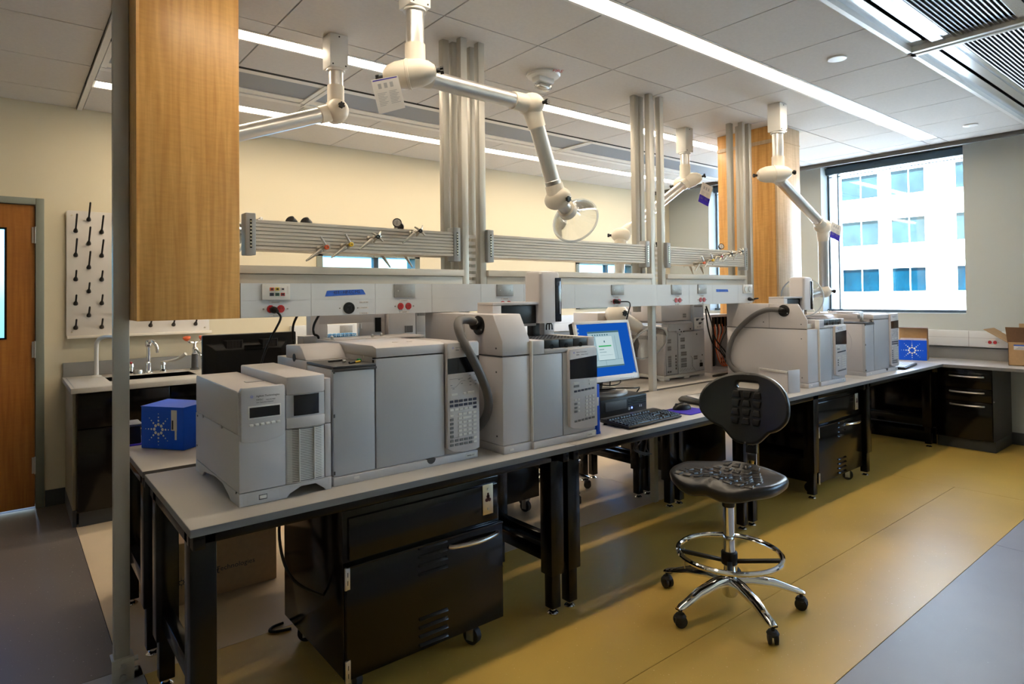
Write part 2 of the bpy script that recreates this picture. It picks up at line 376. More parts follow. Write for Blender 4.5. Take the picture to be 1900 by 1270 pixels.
# door: frame, leaf with a narrow lite, hinges
d = struct('door_1', M().box(-1.25, YB-.02, 0, -1.205, YB+.15, 2.135).box(-.248, YB-.02, 0, -.20, YB+.15, 2.135).box(-1.205, YB-.02, 2.09, -.248, YB+.15, 2.135), FRAMEG, .003)
lf = M()
for a, b_, c, e in ((-1.203, -.88, .012, 2.086), (-.404, -.251, .012, 2.086), (-.88, -.404, .012, 1.177), (-.88, -.404, 1.915, 2.086)): lf.box(a, YB+.004, c, b_, YB+.05, e)
lf = part('door_leaf', lf, WOODD, d)
part('lite_frame', M().box(-.415, YB-.002, 1.167, -.402, YB+.02, 1.925).box(-.89, YB-.002, 1.167, -.415, YB+.02, 1.179).box(-.89, YB-.002, 1.913, -.415, YB+.02, 1.925), BLK, lf)
part('lite_pane', M().box(-.88, YB+.02, 1.177, -.404, YB+.026, 1.915), PANE2, lf)
for z in (1.88, 1.09, .295):
    part('hinge', M().cyl((-.249, YB-.012, z-.058), (-.249, YB-.012, z+.058), .0075, n=10).box(-.268, YB-.006, z-.055, -.236, YB+.002, z+.055), STL, d)

# ------------------------------------------------------------------ outside
struct('ground', M().box(7.2, -60, -9, 90, 70, -8.9), mat('pale paving', (.45, .46, .47), .8))
def FC(x, y, z): return (-.4133+(x+.4133)*2.6, -2.0054+(y+2.0054)*2.6, 1.4208+(z-1.4208)*2.6)
bld = thing('office_building', 'white office block with blue green windows seen across the street through the windows', 'building', (52.7, 8, -8.9))
y0, y1 = FC(20, -6, 0)[1], FC(20, 24, 0)[1]
ycols = []
for yp in (13.11, 10.03, 6.95, 3.87, .79): ycols += [(yp-1.13, yp), (yp-2.37, yp-1.43)]
zr = [(-1.48, -.74), (-.04, .70), (1.40, 2.14), (2.82, 3.62), (4.27, 5.03), (5.71, 6.5)]
fw_ = M(); zs = [-8.9]
yy = sorted([FC(20, a, 0)[1] for a, b_ in ycols]+[FC(20, b_, 0)[1] for a, b_ in ycols]+[y0, y1])
zz = sorted([FC(20, 0, a)[2] for a, b_ in zr]+[FC(20, 0, b_)[2] for a, b_ in zr]+[-8.9, 20])
for i in range(len(yy)-1):
    if i % 2 == 0: fw_.box(52.67, yy[i], -8.9, 53.2, yy[i+1], 20)
    else:
        for j in range(0, len(zz)-1, 2): fw_.box(52.67, yy[i], zz[j], 53.2, yy[i+1], zz[j+1])
part('facade_wall', fw_, STONE, bld)
part('rear_block', M().box(53.2, y0, -8.9, 70, y1, 20), STONE, bld)
for (a, b_) in ycols:
    for j, (za, zb) in enumerate(zr):
        _, ya, z0 = FC(20, a, za); _, yb, z1 = FC(20, b_, zb)
        f = M(); t = .07; ym = ya+(yb-ya)*.47
        f.box(52.95, ya, z0, 53.0, ya+t, z1).box(52.95, yb-t, z0, 53.0, yb, z1).box(52.95, ya, z0, 53.0, yb, z0+t).box(52.95, ya, z1-t, 53.0, yb, z1).box(52.95, ym-t/2, z0, 53.0, ym+t/2, z1)
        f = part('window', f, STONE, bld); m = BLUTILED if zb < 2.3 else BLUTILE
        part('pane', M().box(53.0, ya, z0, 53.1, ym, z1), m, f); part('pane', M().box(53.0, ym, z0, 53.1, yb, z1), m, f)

# ------------------------------------------------------------------ ceiling lights and panels
DIFF = emit('lamp diffuser', LAMPC, LAMP)
def strip(label, ya, yb, x0, x1):
    t = thing('linear_ceiling_light', label, 'ceiling light', ((x0+x1)/2, (ya+yb)/2, H), 'recessed linear ceiling lights')
    part('housing', M().box(x0, ya, H+.02, x1, yb, H+.06).box(x0, ya, H-.002, x0+.01, yb, H+.02).box(x1-.01, ya, H-.002, x1, yb, H+.02).box(x0, ya, H-.003, x1, ya+.016, H+.02).box(x0, yb-.018, H-.003, x1, yb, H+.02), WHITEM, t)
    x = x0+.01
    while x < x1-.05:
        e = min(x+1.22, x1-.01); part('diffuser', M().box(x, ya+.016, H+.002, e-.002, yb-.018, H+.012), DIFF, t); x = e
strip('long glowing strip light above the front edge of the bench', -.024, .12, .022, 6.09)
strip('long glowing strip light above the rear bench, between strut posts and blue grey panels', 1.358, 1.507, .022, 6.2)
strip('unseen strip light added as front fill over the camera side aisle, beyond the louvred beams', -2.60, -2.45, .022, 6.09)  # added behind the view to brighten faces turned to the camera
strip('long glowing strip light nearest the cream back wall', 2.698, 2.866, .022, 6.2)

def radiant(x0, x1, label):
    t = thing('radiant_ceiling_panel', label, 'ceiling panel', ((x0+x1)/2, 2.2, H), 'radiant panels in the ceiling')
    part('panel_face', M().box(x0+.03, 2.005, H+.004, x1-.03, 2.31, H+.016), SUSP, t)
    part('panel_frame', M().box(x0, 1.945, H-.001, x1, 2.005, H+.016).box(x0, 2.31, H-.002, x1, 2.39, H+.016).box(x0, 2.40, H-.008, x1, 2.43, H+.016).box(x0, 2.445, H-.003, x1, 2.474, H+.016).box(x0, 1.945, H-.006, x0+.03, 2.43, H+.016).box(x1-.03, 1.945, H-.006, x1, 2.43, H+.016), WHITEM, t)
    part('slot', M().box(x0, 1.919, H-.001, x1, 1.945, H+.02), SHADOWGAP, t)
radiant(.024, 1.232, 'blue grey radiant ceiling panel beside the left end bulkhead'); radiant(1.24, 3.696, 'middle blue grey radiant ceiling panel above the back aisle'); radiant(3.704, 6.38, 'blue grey radiant ceiling panel nearest the window wall')

def beam(x0, x1, label):
    t = thing('chilled_beam', label, 'ceiling vent', ((x0+x1)/2, -1, H), 'louvred chilled beams')
    part('outer_frame', M().box(x0, -.662, H-.02, x1, -.638, H+.05).box(x0, -1.36, H-.02, x1, -1.335, H+.05).box(x0, -1.36, H-.02, x0+.028, -.638, H+.05).box(x1-.028, -1.36, H-.02, x1, -.638, H+.05), WHITEM, t)
    part('air_deflector', M().box(x0+.028, -.738, H+.012, x1-.028, -.662, H+.02).box(x0+.028, -1.335, H+.012, x1-.028, -1.26, H+.02), BEAM, t)
    part('slot', M().box(x0+.028, -.775, H+.03, x1-.028, -.738, H+.05).box(x0+.028, -1.26, H+.03, x1-.028, -1.22, H+.05), SHADOWGAP, t)
    part('rim', M().box(x0+.03, -.83, H-.004, x1-.03, -.775, H+.03).box(x0+.03, -1.22, H-.004, x1-.03, -1.16, H+.03).box(x0+.03, -.86, H+.005, x1-.03, -.83, H+.03), BEAM, t)
    for k in range(15):
        y = -.868-k*.0205; part('louvre_slat', M().obox(((x0+x1)/2, y, H+.004), ((x1-x0)/2-.03, 0, 0), (0, .0052, .003), (0, -.0005, .0009)), LOUV, t)
    part('plenum', M().box(x0+.03, -1.16, H+.03, x1-.03, -.86, H+.04), SHADOWGAP, t)
beam(3.66, 6.385, 'louvred metal ceiling beam at the upper right corner, the one reaching the window wall'); beam(.9, 3.63, 'louvred metal ceiling beam at the upper right corner, the one cut by the frame')
part('ceiling_infill', M().box(XL, -1.36, H, .895, -.64, H+.02), TILE, ceiling)

t = thing('fire_strobe', 'round white fire alarm strobe on the ceiling between the strut posts', 'fire alarm', (2.19, .915, H))
part('base', M().lathe([(.005, 0), (.104, 0), (.108, -.012), (.10, -.022), (.06, -.03)], (2.19, .915, H)), WHITEM, t)
part('body', M().box(2.125, .88, H-.062, 2.255, .955, H-.02), WHITEM, t, .012)
part('lens', M().box(2.135, .888, H-.10, 2.245, .948, H-.06), CLEAR, t, .014); part('flash_tube', M().box(2.15, .9, H-.085, 2.23, .935, H-.066), STL, t, .003)
text('FIRE', .038, (2.175, .818, H-.018), (.82, -.35, 0), (-.35, -.82, .25), mat('red print', (.5, .02, .02), .6), t)
for x, y, lab in ((3.40, -.336, 'round white sprinkler cover in the ceiling tile nearer the camera'), (5.84, -.341, 'round white sprinkler cover in the ceiling near the window wall')):
    solo('sprinkler_cover', M().lathe([(.01, 0), (.052, 0), (.054, -.004), (.05, -.008), (.002, -.009)], (x, y, H)), WHITEM, lab, 'sprinkler cover', 'sprinkler covers')

# ================================================================== benches
ZB = .76
def bench(x0, x1, back, label, la=0, lb=0):
    # front bench spans Y 0..0.755 ; back bench spans Y .80...1.555
    ya, yb = (0, .752) if not back else (.803, 1.555)
    t = thing('workbench', label, 'workbench', ((x0+x1)/2, (ya+yb)/2, 0), 'steel framed benches under the service frame')
    part('worktop', M().box(x0, ya, ZB-.024, x1, yb, ZB), TOP, t, .0015)
    part('edge_band', M().box(x0-.0006, ya-.0012, ZB-.0235, x1+.0006, ya, ZB-.0012).box(x0-.0012, ya, ZB-.0235, x0, yb, ZB-.0012).box(x1, ya, ZB-.0235, x1+.0012, yb, ZB-.0012).box(x0-.0006, yb, ZB-.0235, x1+.0006, yb+.0012, ZB-.0012), EDGE, t)
    a = M()
    for y in (ya+.07, yb-.10): a.box(x0+.01, y, ZB-.075, x1-.01, y+.03, ZB-.025)
    for x in (x0+.012, x1-.047): a.box(x, ya+.03, ZB-.075, x+.035, yb-.03, ZB-.025)
    part('apron', a, BLK, t, .003)
    for x in (x0+.012+la, x1-.087-lb):
        for y in (ya+.07, yb-.145):
            s = part('leg', M().box(x, y, .20 if back else .18, x+.075, y+.075, ZB-.03), BLK, t, .004)
            part('inner_leg', M().box(x+.012, y+.012, .03, x+.063, y+.063, .25), BLK, s, .003)
            part('levelling_foot', M().cyl((x+.0375, y+.0375, .012), (x+.0375, y+.0375, .035), .011, n=12).lathe([(.024, 0), (.026, .006), (.02, .012), (.012, .016)], (x+.0375, y+.0375, 0), n=14), CHR, s)
        part('cross_bar', M().box(x+.018, ya+.14, .225, x+.057, yb-.14, .285), BLK, t, .003)
MX = [0, 1.54, 3.08, 4.62, 6.17]
labs = ['grey topped bench at the left front corner carrying the first two white instruments', 'grey topped bench under the computer keyboard and monitor', 'grey topped bench behind the black stool, under the white instrument with the dark bent hose', 'grey topped bench end nearest the window wall, under the last instrument']
labb = ['rear grey topped bench under the blue carton and the turned monitor', 'rear grey topped bench behind the computer monitor', 'rear grey topped bench under the instrument whose vented back faces us', 'rear grey topped bench end nearest the window wall']
for i in range(4):
    bench(MX[i]+(.002 if i else 0), MX[i+1]-.002, False, labs[i], .085 if i == 3 else 0,   .665 if i == 2 else 0); bench(MX[i]+(.002 if i else 0), MX[i+1]-.002, True, labb[i])

# ================================================================== service frame
fr = thing('service_frame', 'tall frame of grey aluminium strut posts and rails rising from between the benches', 'frame', (2, .78, 0))
def post(x, y, z0=0, z1=H, name='strut_post', wx=.041, wy=.041):
    b = M(); x0, x1, y0, y1 = x-wx/2, x+wx/2, y-wy/2, y+wy/2
    b.box(x0, y0, z0, x1, y1, z1)
    return part(name, b, POST, fr, .003)
PX = [(1.485, 1.60), (3.04, 3.155)]
for xa, xb in PX:
    for x in (xa, xb):
        post(x, .779, 0 if x == xa else 1.35); post(x, .862, 1.35 if x == xb else 1.35)
post(1.425, .862, 1.3, H); post(2.985, .862, 1.3, H)
post(-.072, .80, 0, H, wx=.052); post(.322, .779, 1.40, H, wx=.024)
post(4.165, .862, 1.30, H); post(4.205, .779, 1.35, H, wx=.036); post(4.30, .779, 1.35, H); post(4.30, .862, ZB+.001, H)
part('foot_bracket', M().box(-.106, .765, .0, -.036, .772, .085).box(-.106, .765, .08, -.036, .835, .086).box(-.04, .765, 0, -.034, .835, .085), POST, fr, .002)
for z in (.02, .06): part('bolt', M().cyl((-.071, .764, z), (-.071, .757, z), .011, n=8).cyl((-.033, .80, z), (-.018, .80, z), .010, n=8), STL, fr)
# two level beam on top of the raceway, bay by bay
for xa, xb in ((.334, 1.463), (1.622, 3.018), (3.178, 4.186)):
    part('beam_lower', M().box(xa, .7575, 1.47, xb, .80, 1.526).box(xa, .772, 1.526, xb, .80, 1.53), RAIL, fr, .002); part('beam_upper', M().box(xa, .742, 1.5285, xb, .80, 1.562), RAIL, fr, .002)
# ribbed fixture rails between cast brackets
def ribbed(xa, xb, y, sgn=1):
    z = 1.631; P = []
    n = 8; hstep = .126/n
    pr = [(y+.03*sgn, z)]
    for k in range(n): zz = z+k*hstep; pr += [(y, zz+.0015), (y, zz+hstep-.0035), (y+.007*sgn, zz+hstep-.0030), (y+.007*sgn, zz+hstep-.0002)]
    pr += [(y+.03*sgn, z+.126)]
    return M().prism(pr, 'yz', xa, xb)
for xa, xb in ((.40, 1.40), (1.65, 2.94), (3.20, 4.16)):
    part('ribbed_rail', ribbed(xa, xb, .742), RAIL, fr); part('ribbed_rail', ribbed(xa+.02, xb+.02, .91, -1), RAIL, fr)
    for x, s in ((xa-.016, 1), (xb+.016, -1)):
        bk = part('rail_bracket', M().box(x-.021, .735, 1.605, x+.021, .80, 1.782), BRK, fr, .004)
        part('slot_strip', M().box(x-.004, .7335, 1.635, x+.004, .736, 1.755), BLK, bk)
        part('slot_teeth', M().add([], []) if False else (lambda b: [b.box(x-.0035, .7325, 1.64+.0145*k, x+.0035, .7345, 1.648+.0145*k) for k in range(8)] and b)(M()), BRASSY, bk)
for xa, xb in PX: part('cable_clips', (lambda b: [b.box(xa+.03, .79, 1.49+.035*k, xb-.03, .83, 1.508+.035*k) for k in range(8)] and b)(M()), WHITEM, fr)

# wood clad columns
t = thing('wood_clad_chase', 'tall honey maple boxed column hanging at the left end of the bench frame', 'wooden column', (.12, .7, 1.345))
part('front_panel', M().box(-.044, .618, 1.345, .308, .638, H), WOOD, t, .003); part('side_panel', M().box(-.044, .64, 1.345, -.024, .95, H).box(.288, .64, 1.345, .308, .76, H), WOOD, t, .003)
part('corner_strip', M().box(-.0455, .6165, 1.345, -.036, .6185, H), WOOD, t)
t = thing('wood_clad_column', 'maple clad column at the far end of the bench frame beside the window', 'wooden column', (4.68, .8, ZB))
part('front_panel', M().box(4.48, .63, ZB+.001, 4.86, .65, H), WOODLIT, t, .003); part('side_panel', M().box(4.48, .652, ZB+.001, 4.50, 1.18, H), WOOD, t, .003)
part('back_panel', M().box(4.50, 1.16, ZB+.001, 4.86, 1.18, H).box(4.84, .652, ZB+.001, 4.86, 1.16, H), WOOD, t, .003)
part('cap_trim', M().box(4.476, .626, 2.67, 4.864, .63, 2.675).box(4.472, .63, 2.66, 4.478, 1.18, 2.69), WOODLIT, t)

# raceway
rw = thing('raceway', 'long white outlet raceway spanning the benches below the strut frame', 'raceway', (2.2, .78, 1.35))
RZ0, RZ1, RY = 1.345, 1.484, .62
part('trunk', M().box(.31, RY+.004, RZ0, 4.06, .755, RZ1).box(.31, .888, RZ0, 4.06, .945, RZ1), RACE, rw, .003)
sx = [.31, .594, .89, 1.188, 1.48, 1.767, 2.15, 2.52, 2.9, 3.25, 3.528, 3.86, 4.06]
for a, b in zip(sx, sx[1:]):
    part('cover_panel', M().box(a+.0006, RY, RZ0+.001, b-.0006, RY+.004, 1.4135), RACE, rw); part('cover_panel', M().box(a+.0006, RY, 1.4147, b-.0006, RY+.004, RZ1), RACE, rw)

def outlet(x, z, label, dx=.0205, y=RY, d=-1, axis='x', group='red twin outlets'):
    t = thing('power_outlet', label, 'outlet', (x, y, z) if axis == 'x' else (y, x, z), group)
    def P(a, q, b): return (x+a, y+d*q, z+b) if axis == 'x' else (y+d*q, x+a, z+b)
    n = P(0, 1, 0); n = Vector(n)-Vector(P(0, 0, 0))
    for s in (-1, 1):
        b = M(); c = Vector(P(s*dx, 0, 0))
        lp = [(.0155*cos(pi*k/10*2), .0175*sin(pi*k/10*2)*.95) for k in range(10)]
        b.loft([[Vector(P(s*dx+a, .001, e)) for a, e in lp], [Vector(P(s*dx+a*.96, .006, e*.96)) for a, e in lp]])
        o = part('receptacle', b, REDP, t)
        part('slots', M().obox(P(s*dx-.005, .006, .003), (.0008, 0, 0) if axis == 'x' else (.001, 0, 0), (0, .001, 0), (0, 0, .004)).obox(P(s*dx+.005, .006, .003), (.0008, 0, 0) if axis == 'x' else (.001, 0, 0), (0, .001, 0), (0, 0, .0035)), INK, o)
    for s in (-1, 1): part('screw', M().cyl(P(s*.048, 0, 0), P(s*.048, .003, 0), .0035, n=8), PLATE, t)
    for b_ in (.027, -.027): part('sticker', M().obox(P(0, .0008, b_), (.025, 0, 0) if axis == 'x' else (.0008, 0, 0), (0, .0006, 0) if axis == 'x' else (0, .025, 0), (0, 0, .0045)), PAPER, t)
    if axis == 'x':
        text('STANDBY', .0075, (x, y-.0018, z+.0245), (1, 0, 0), (0, 0, 1), GINK, t, 'CENTER'); text('453-EM', .0075, (x, y-.0018, z-.0297), (1, 0, 0), (0, 0, 1), GINK, t, 'CENTER')
for x, lab in ((.446, 'red twin outlet with a black plug beside the wooden column, below the data jacks'), (1.038, 'red twin outlet below the grey cover plate, above the first instruments'), (1.64, 'red twin outlet half hidden behind the autosampler arm'),
               (2.508, 'red twin outlet with a black plug above the monitor'), (3.12, 'red twin outlet over the rear facing instrument, left of the last pair'), (3.40, 'red twin outlet below the cover plate with a white mark')):
    outlet(x, 1.379, lab)
def plate(x0, x1, z0, z1, label):
    o = solo('cover_plate', M().box(x0, RY-.006, z0, x1, RY, z1), PLATE, label, 'cover plate', 'grey blank cover plates', .002)
    for s in (.18, .82): part('screw', M().cyl((x0+(x1-x0)*s, RY-.006, (z0+z1)/2), (x0+(x1-x0)*s, RY-.008, (z0+z1)/2), .0028, n=8), STL, o)
    return o
plate(.983, 1.094, 1.420, 1.482, 'grey blank cover plate right of the blue tape')
plate(1.58, 1.69, 1.420, 1.482, 'grey blank cover plate left of the autosampler tower')
plate(2.46, 2.572, 1.419, 1.482, 'grey blank cover plate above the plugged outlet over the monitor')
plate(3.05, 3.16, 1.418, 1.484, 'grey blank cover plate above the rear facing instrument')
p = plate(3.347, 3.449, 1.421, 1.486, 'grey cover plate carrying a small white mark'); part('mark', M().box(3.353, RY-.008, 1.445, 3.362, RY-.006, 1.463), WPRINT, p)
t = thing('data_jack_plate', 'white plate of six coloured data jacks beside the wooden column', 'data plate', (.447, RY, 1.42))
part('plate', M().box(.390, RY-.009, 1.416, .503, RY, 1.481), INSW, t, .002)
for i in range(6):
    x = .428+(i % 3)*.022; z = 1.460-(i//3)*.0215
    j = part('jack', M().box(x-.008, RY-.012, z-.0065, x+.008, RY-.009, z+.0065), [ORG, YEL, PAPER, NAVY, mat('dark green plastic', (.01, .09, .04), .4), REDP][i], t)
    part('socket', M().box(x-.0045, RY-.0128, z-.0035, x+.0045, RY-.012, z+.0035), INK, j)
for x in (.397, .489): part('label_strip', M().box(x, RY-.0095, 1.44, x+.007, RY-.009, 1.472), PAPER, t)
t = thing('heavy_duty_outlet', 'round black high current outlet under the blue tape', 'outlet', (.763, RY, 1.376))
part('socket_body', M().lathe([(.026, 0), (.0255, .006), (.021, .0065), (.0205, .004), (.001, .004)], (.763, RY, 1.376), (0, -1, 0), 24), BLKP, t)
part('slots', M().obox((.763, RY-.005, 1.387), (.007, 0, 0), (0, .001, 0), (0, 0, .002)).obox((.756, RY-.005, 1.370), (.003, 0, .003), (0, .001, 0), (-.0015, 0, .0015)).obox((.772, RY-.005, 1.376), (.002, 0, 0), (0, .001, 0), (0, 0, .005)), INK, t)
for s in (-1, 1): part('screw', M().cyl((.763+s*.042, RY, 1.376), (.763+s*.042, RY-.003, 1.376), .003, n=8), PLATE, t)
for z in (1.4005, 1.376, 1.3515): part('sticker', M().box(.815, RY-.0015, z-.004, .855, RY, z+.004), PAPER, t)
for z, s in ((1.3985, '20A 1PH 30A'), (1.374, 'STANDBY'), (1.3495, '453EM-08')): text(s, .0068, (.835, RY-.0022, z), (1, 0, 0), (0, 0, 1), GINK, t, 'CENTER')
t = thing('tape_strip', 'blue masking tape strip with handwriting on the white raceway', 'tape', (.75, RY, 1.445), 'blue tape strips')
part('tape', M().prism([(.655, 1.428), (.663, 1.452), (.672, 1.4535), (.826, 1.4585), (.832, 1.455), (.843, 1.436), (.72, 1.431)], 'xz', RY-.0012, RY-.0002), TAPE, t)
text('453 - HP-LC MS', .0185, (.692, RY-.002, 1.4385), (1, 0, .03), (.15, 0, 1), INK, t)
t = thing('tape_strip', 'plain short blue tape strip near the far end of the raceway', 'tape', (3.65, RY, 1.44), 'blue tape strips')
part('tape', M().prism([(3.575, 1.433), (3.572, 1.452), (3.72, 1.451), (3.728, 1.433)], 'xz', RY-.0012, RY-.0002), TAPE, t)
t = thing('chrome_outlet_plate', 'white plate with round sockets at the far end of the raceway', 'outlet', (3.99, RY, 1.45))
part('plate', M().box(3.92, RY-.008, 1.42, 4.045, RY, 1.487), INSW, t, .003)
part('sockets', M().lathe([(.022, 0), (.021, .004), (.001, .004)], (3.955, RY-.008, 1.452), (0, -1, 0)).lathe([(.022, 0), (.021, .004), (.001, .004)], (4.01, RY-.008, 1.452), (0, -1, 0)), STL, t)
def plug_cord(label, x, z, pts, r=.0045, name='power_cable'):
    t = thing(name, label, 'power cord', (x, RY, z), 'black power cords')
    part('plug', M().lathe([(.010, 0), (.014, .006), (.014, .02), (.008, .034), (.006, .04)], (x, RY-.006, z), (.25, -1, -.2), 12), BLKP, t)
    part('cable', M().tube(pts, r, 8, 6), BLKP, t)
plug_cord('black power cord hanging from the outlet beside the wooden column', .430, 1.378, [(.437, .585, 1.37), (.45, .57, 1.345), (.432, .575, 1.30), (.418, .60, 1.26), (.415, .70, 1.16), (.43, .775, 1.08), (.44, .78, .98), (.45, .78, .80)])
plug_cord('black power cord looping down behind the monitor', 2.482, 1.382, [(2.50, .585, 1.378), (2.57, .58, 1.376), (2.61, .60, 1.355), (2.62, .62, 1.32), (2.615, .66, 1.20), (2.60, .74, 1.0), (2.60, .775, .80)], .004)
plug_cord('black power cord at the far end of the raceway', 3.985, 1.378, [(4.02, .585, 1.378), (4.07, .580, 1.380), (4.13, .65, 1.37), (4.15, .72, 1.33), (4.15, .748, 1.25), (4.15, .762, 1.0), (4.15, .775, .80)], .005)
for pts, lab in (([(.60, .80, 1.345), (.585, .81, 1.30), (.58, .80, 1.24), (.575, .775, 1.18), (.575, .774, .80)], 'black cable dropping behind the raceway, left of the two'), ([(.70, .80, 1.345), (.68, .81, 1.30), (.675, .80, 1.26), (.695, .775, 1.20), (.70, .774, .80)], 'black cable dropping behind the raceway, right of the two')):
    solo('hanging_cable', M().tube(pts, .0055, 8, 5), BLKP, lab, 'cable', 'cables behind the raceway')

# ------------------------------------------------------------------ gas and air valves on the ribbed rails
VAL = mat('nickel plated brass', (.42, .395, .34), .28, .9)
def valve(x, z, btn, star, label, side=1, noz=(-.80, -.15, -.55), group='gas valves on the ribbed rails'):
    yr = .742 if side == 1 else .91; d = -side; t = thing('gas_valve', label, 'valve', (x, yr, z), group)
    c = Vector((x, yr+d*.045, z))
    part('flange', M().lathe([(.017, 0), (.017, .004), (.010, .010), (.009, .03)], (x, yr, z), (0, d, 0), 14), VAL, t)
    part('body', M().ell(c, (0, 1, 0), .016, .014, 14, 8).cyl(c, c+Vector((0, d*.034, .004)), .008, n=12), VAL, t)
    n = Vector(noz).normalized(); q = c+n*.012
    b = M().lathe([(.009, 0), (.010, .012), (.008, .016), (.0085, .03), (.0075, .034), (.0078, .042), (.0066, .046), (.0068, .056), (.0055, .06), (.0042, .085), (.003, .09)], q, n, 12)
    part('nozzle', b, VAL, t)
    e = c+Vector((0, d*.036, .004))
    if star:
        b = M()
        for k in range(4):
            a = pi/4+k*pi/2+.2; v = Vector((cos(a), 0, sin(a))); b.tube([e, e+v*.018+Vector((0, d*.002, 0)), e+v*.033+Vector((0, d*-.004, 0))], [.0065, .004], 8)
        part('star_handle', b, VAL, t)
    else:
        part('lever', M().tube([e, e+Vector((-.012, 0, .022)), e+Vector((-.026, 0, .046))], [.0075, .005], 8).obox(e+Vector((.012, -d*.012, .004)), (.010, 0, .002), (0, .002, 0), (-.002, 0, .010)), STL, t)
    part('button', M().lathe([(.0105, -.004), (.0105, .007), (.009, .009), (.004, .009), (.0035, .006), (.0005, .006)], e, (0, d, 0), 16), btn, t)
def gauge(x, y, z, label, ax=(-.45, -.85, .2)):
    t = thing('pressure_gauge', label, 'gauge', (x, y, z), 'small gauges above the rails'); a = Vector(ax).normalized(); c = Vector((x, y, z))
    part('case', M().lathe([(.010, -.014), (.021, -.012), (.0225, 0), (.0225, .004), (.0195, .0045), (.019, .002), (.0005, .002)], c, a, 20), BLKP, t)
    part('dial', M().lathe([(.0185, .0022), (.0005, .0026)], c, a, 18, True), PAPER, t); part('needle', M().obox(c+a*.004, (.0008, 0, .011), (.0012, 0, 0), a*.0004), INK, t)
    part('stem', M().cyl(c-a*.006, c+Vector((0, .02, -.035)), .008, n=10), VAL, t)
valve(.680, 1.640, ORG, False, 'gas valve with red button, leftmost on the near ribbed rail')
valve(.793, 1.657, YEL, False, 'gas valve with yellow button on the near ribbed rail')
valve(.925, 1.698, BLKP, True, 'star handled gas valve in the middle of the near ribbed rail')
valve(1.150, 1.738, BLKP, True, 'star handled gas valve under the gauge on the near ribbed rail')
gauge(1.085, .77, 1.788, 'round gauge with white dial above the near ribbed rail')
solo('blank_port', M().lathe([(.011, 0), (.011, .003), (.007, .004), (.0065, .001), (.001, .001)], (.972, .742, 1.713), (0, -1, 0)), STL, 'small round empty port on the near ribbed rail', 'port')
for x, lab in ((.645, 'black knob poking above the near ribbed rail, left one'), (.715, 'black and chrome knob poking above the near ribbed rail, right one')):
    t = thing('regulator_knob', lab, 'valve', (x, .93, 1.78), 'knobs above the near ribbed rail')
    part('knob', M().lathe([(.013, 0), (.024, .012), (.024, .04), (.018, .045)], (x, .95, 1.765), (-.6, -.3, .45), 16), BLKP, t); part('stem', M().cyl((x, .95, 1.765), (x+.03, .94, 1.74), .010, n=12), CHR, t)
valve(1.085, 1.655, BLKP, True, 'left of two valve nozzles hanging below the near ribbed rail from behind', -1, (.62, .1, -.75)); valve(1.215, 1.660, BLKP, True, 'right of two valve nozzles hanging below the near ribbed rail from behind', -1, (.62, .1, -.75))
gauge(1.17, .90, 1.785, 'small dark gauge seen from behind above the near ribbed rail', (.5, .8, .2))
valve(3.49, 1.640, ORG, False, 'gas valve with red button on the far ribbed rail by the window'); valve(3.60, 1.662, YEL, False, 'gas valve with yellow button on the far ribbed rail by the window')
valve(3.71, 1.690, REDP, True, 'third star handled valve from the left on the far ribbed rail'); valve(3.84, 1.715, BLKP, True, 'star handled valve under the gauge on the far ribbed rail'); valve(3.99, 1.738, BLKP, True, 'rightmost star handled valve on the far ribbed rail')
gauge(3.88, .77, 1.785, 'round gauge above the far ribbed rail by the window')
valve(3.72, 1.655, BLKP, True, 'valve behind the far ribbed rail, its nozzle below the rail, left one', -1, (.62, .1, -.75)); valve(3.86, 1.660, BLKP, True, 'valve behind the far ribbed rail, its nozzle below the rail, right one', -1, (.62, .1, -.75))
t = thing('regulator_knob', 'small black knob standing above the far ribbed rail', 'valve', (3.31, .93, 1.78)); part('knob', M().lathe([(.018, 0), (.02, .02), (.013, .026), (.019, .036), (.02, .05)], (3.31, .925, 1.755), (-.1, 0, 1), 14), BLKP, t)

# ================================================================== ceiling fume arms
def star_knob(p, ax, t, r=.017):
    a = Vector(ax).normalized(); tt = Vector((0,0,1)) if abs(a.z) < .9 else Vector((1,0,0)); x = a.cross(tt).normalized(); y = a.cross(x); p = Vector(p)
    b = M().cyl(p, p+a*.018, .009, n=10)
    ring = [(x*cos(2*pi*k/24)+y*sin(2*pi*k/24))*(r*(1 if (k//2) % 2 else .74)) for k in range(24)]
    b.loft([[p+a*.016+q for q in ring], [p+a*.030+q for q in ring]]); part('knob', b, BLKP, t)
def hood(c, ax, R, dep, t):
    b = M().lathe([(.045, -dep), (.05, -dep*.97), (R*.45, -dep*.62), (R*.72, -dep*.34), (R*.90, -dep*.12), (R, 0), (R*1.02, .004), (R*.985, .004), (R*.885, -dep*.10), (R*.71, -dep*.31), (R*.44, -dep*.59), (.046, -dep*.93)], c, ax, 40, False)
    h = part('clear_hood', b, CLEAR, t)
    part('hood_rim', M().torus(c, ax, R*1.0, .006, 48, 8), RIMC, h)
TUBE = ALU
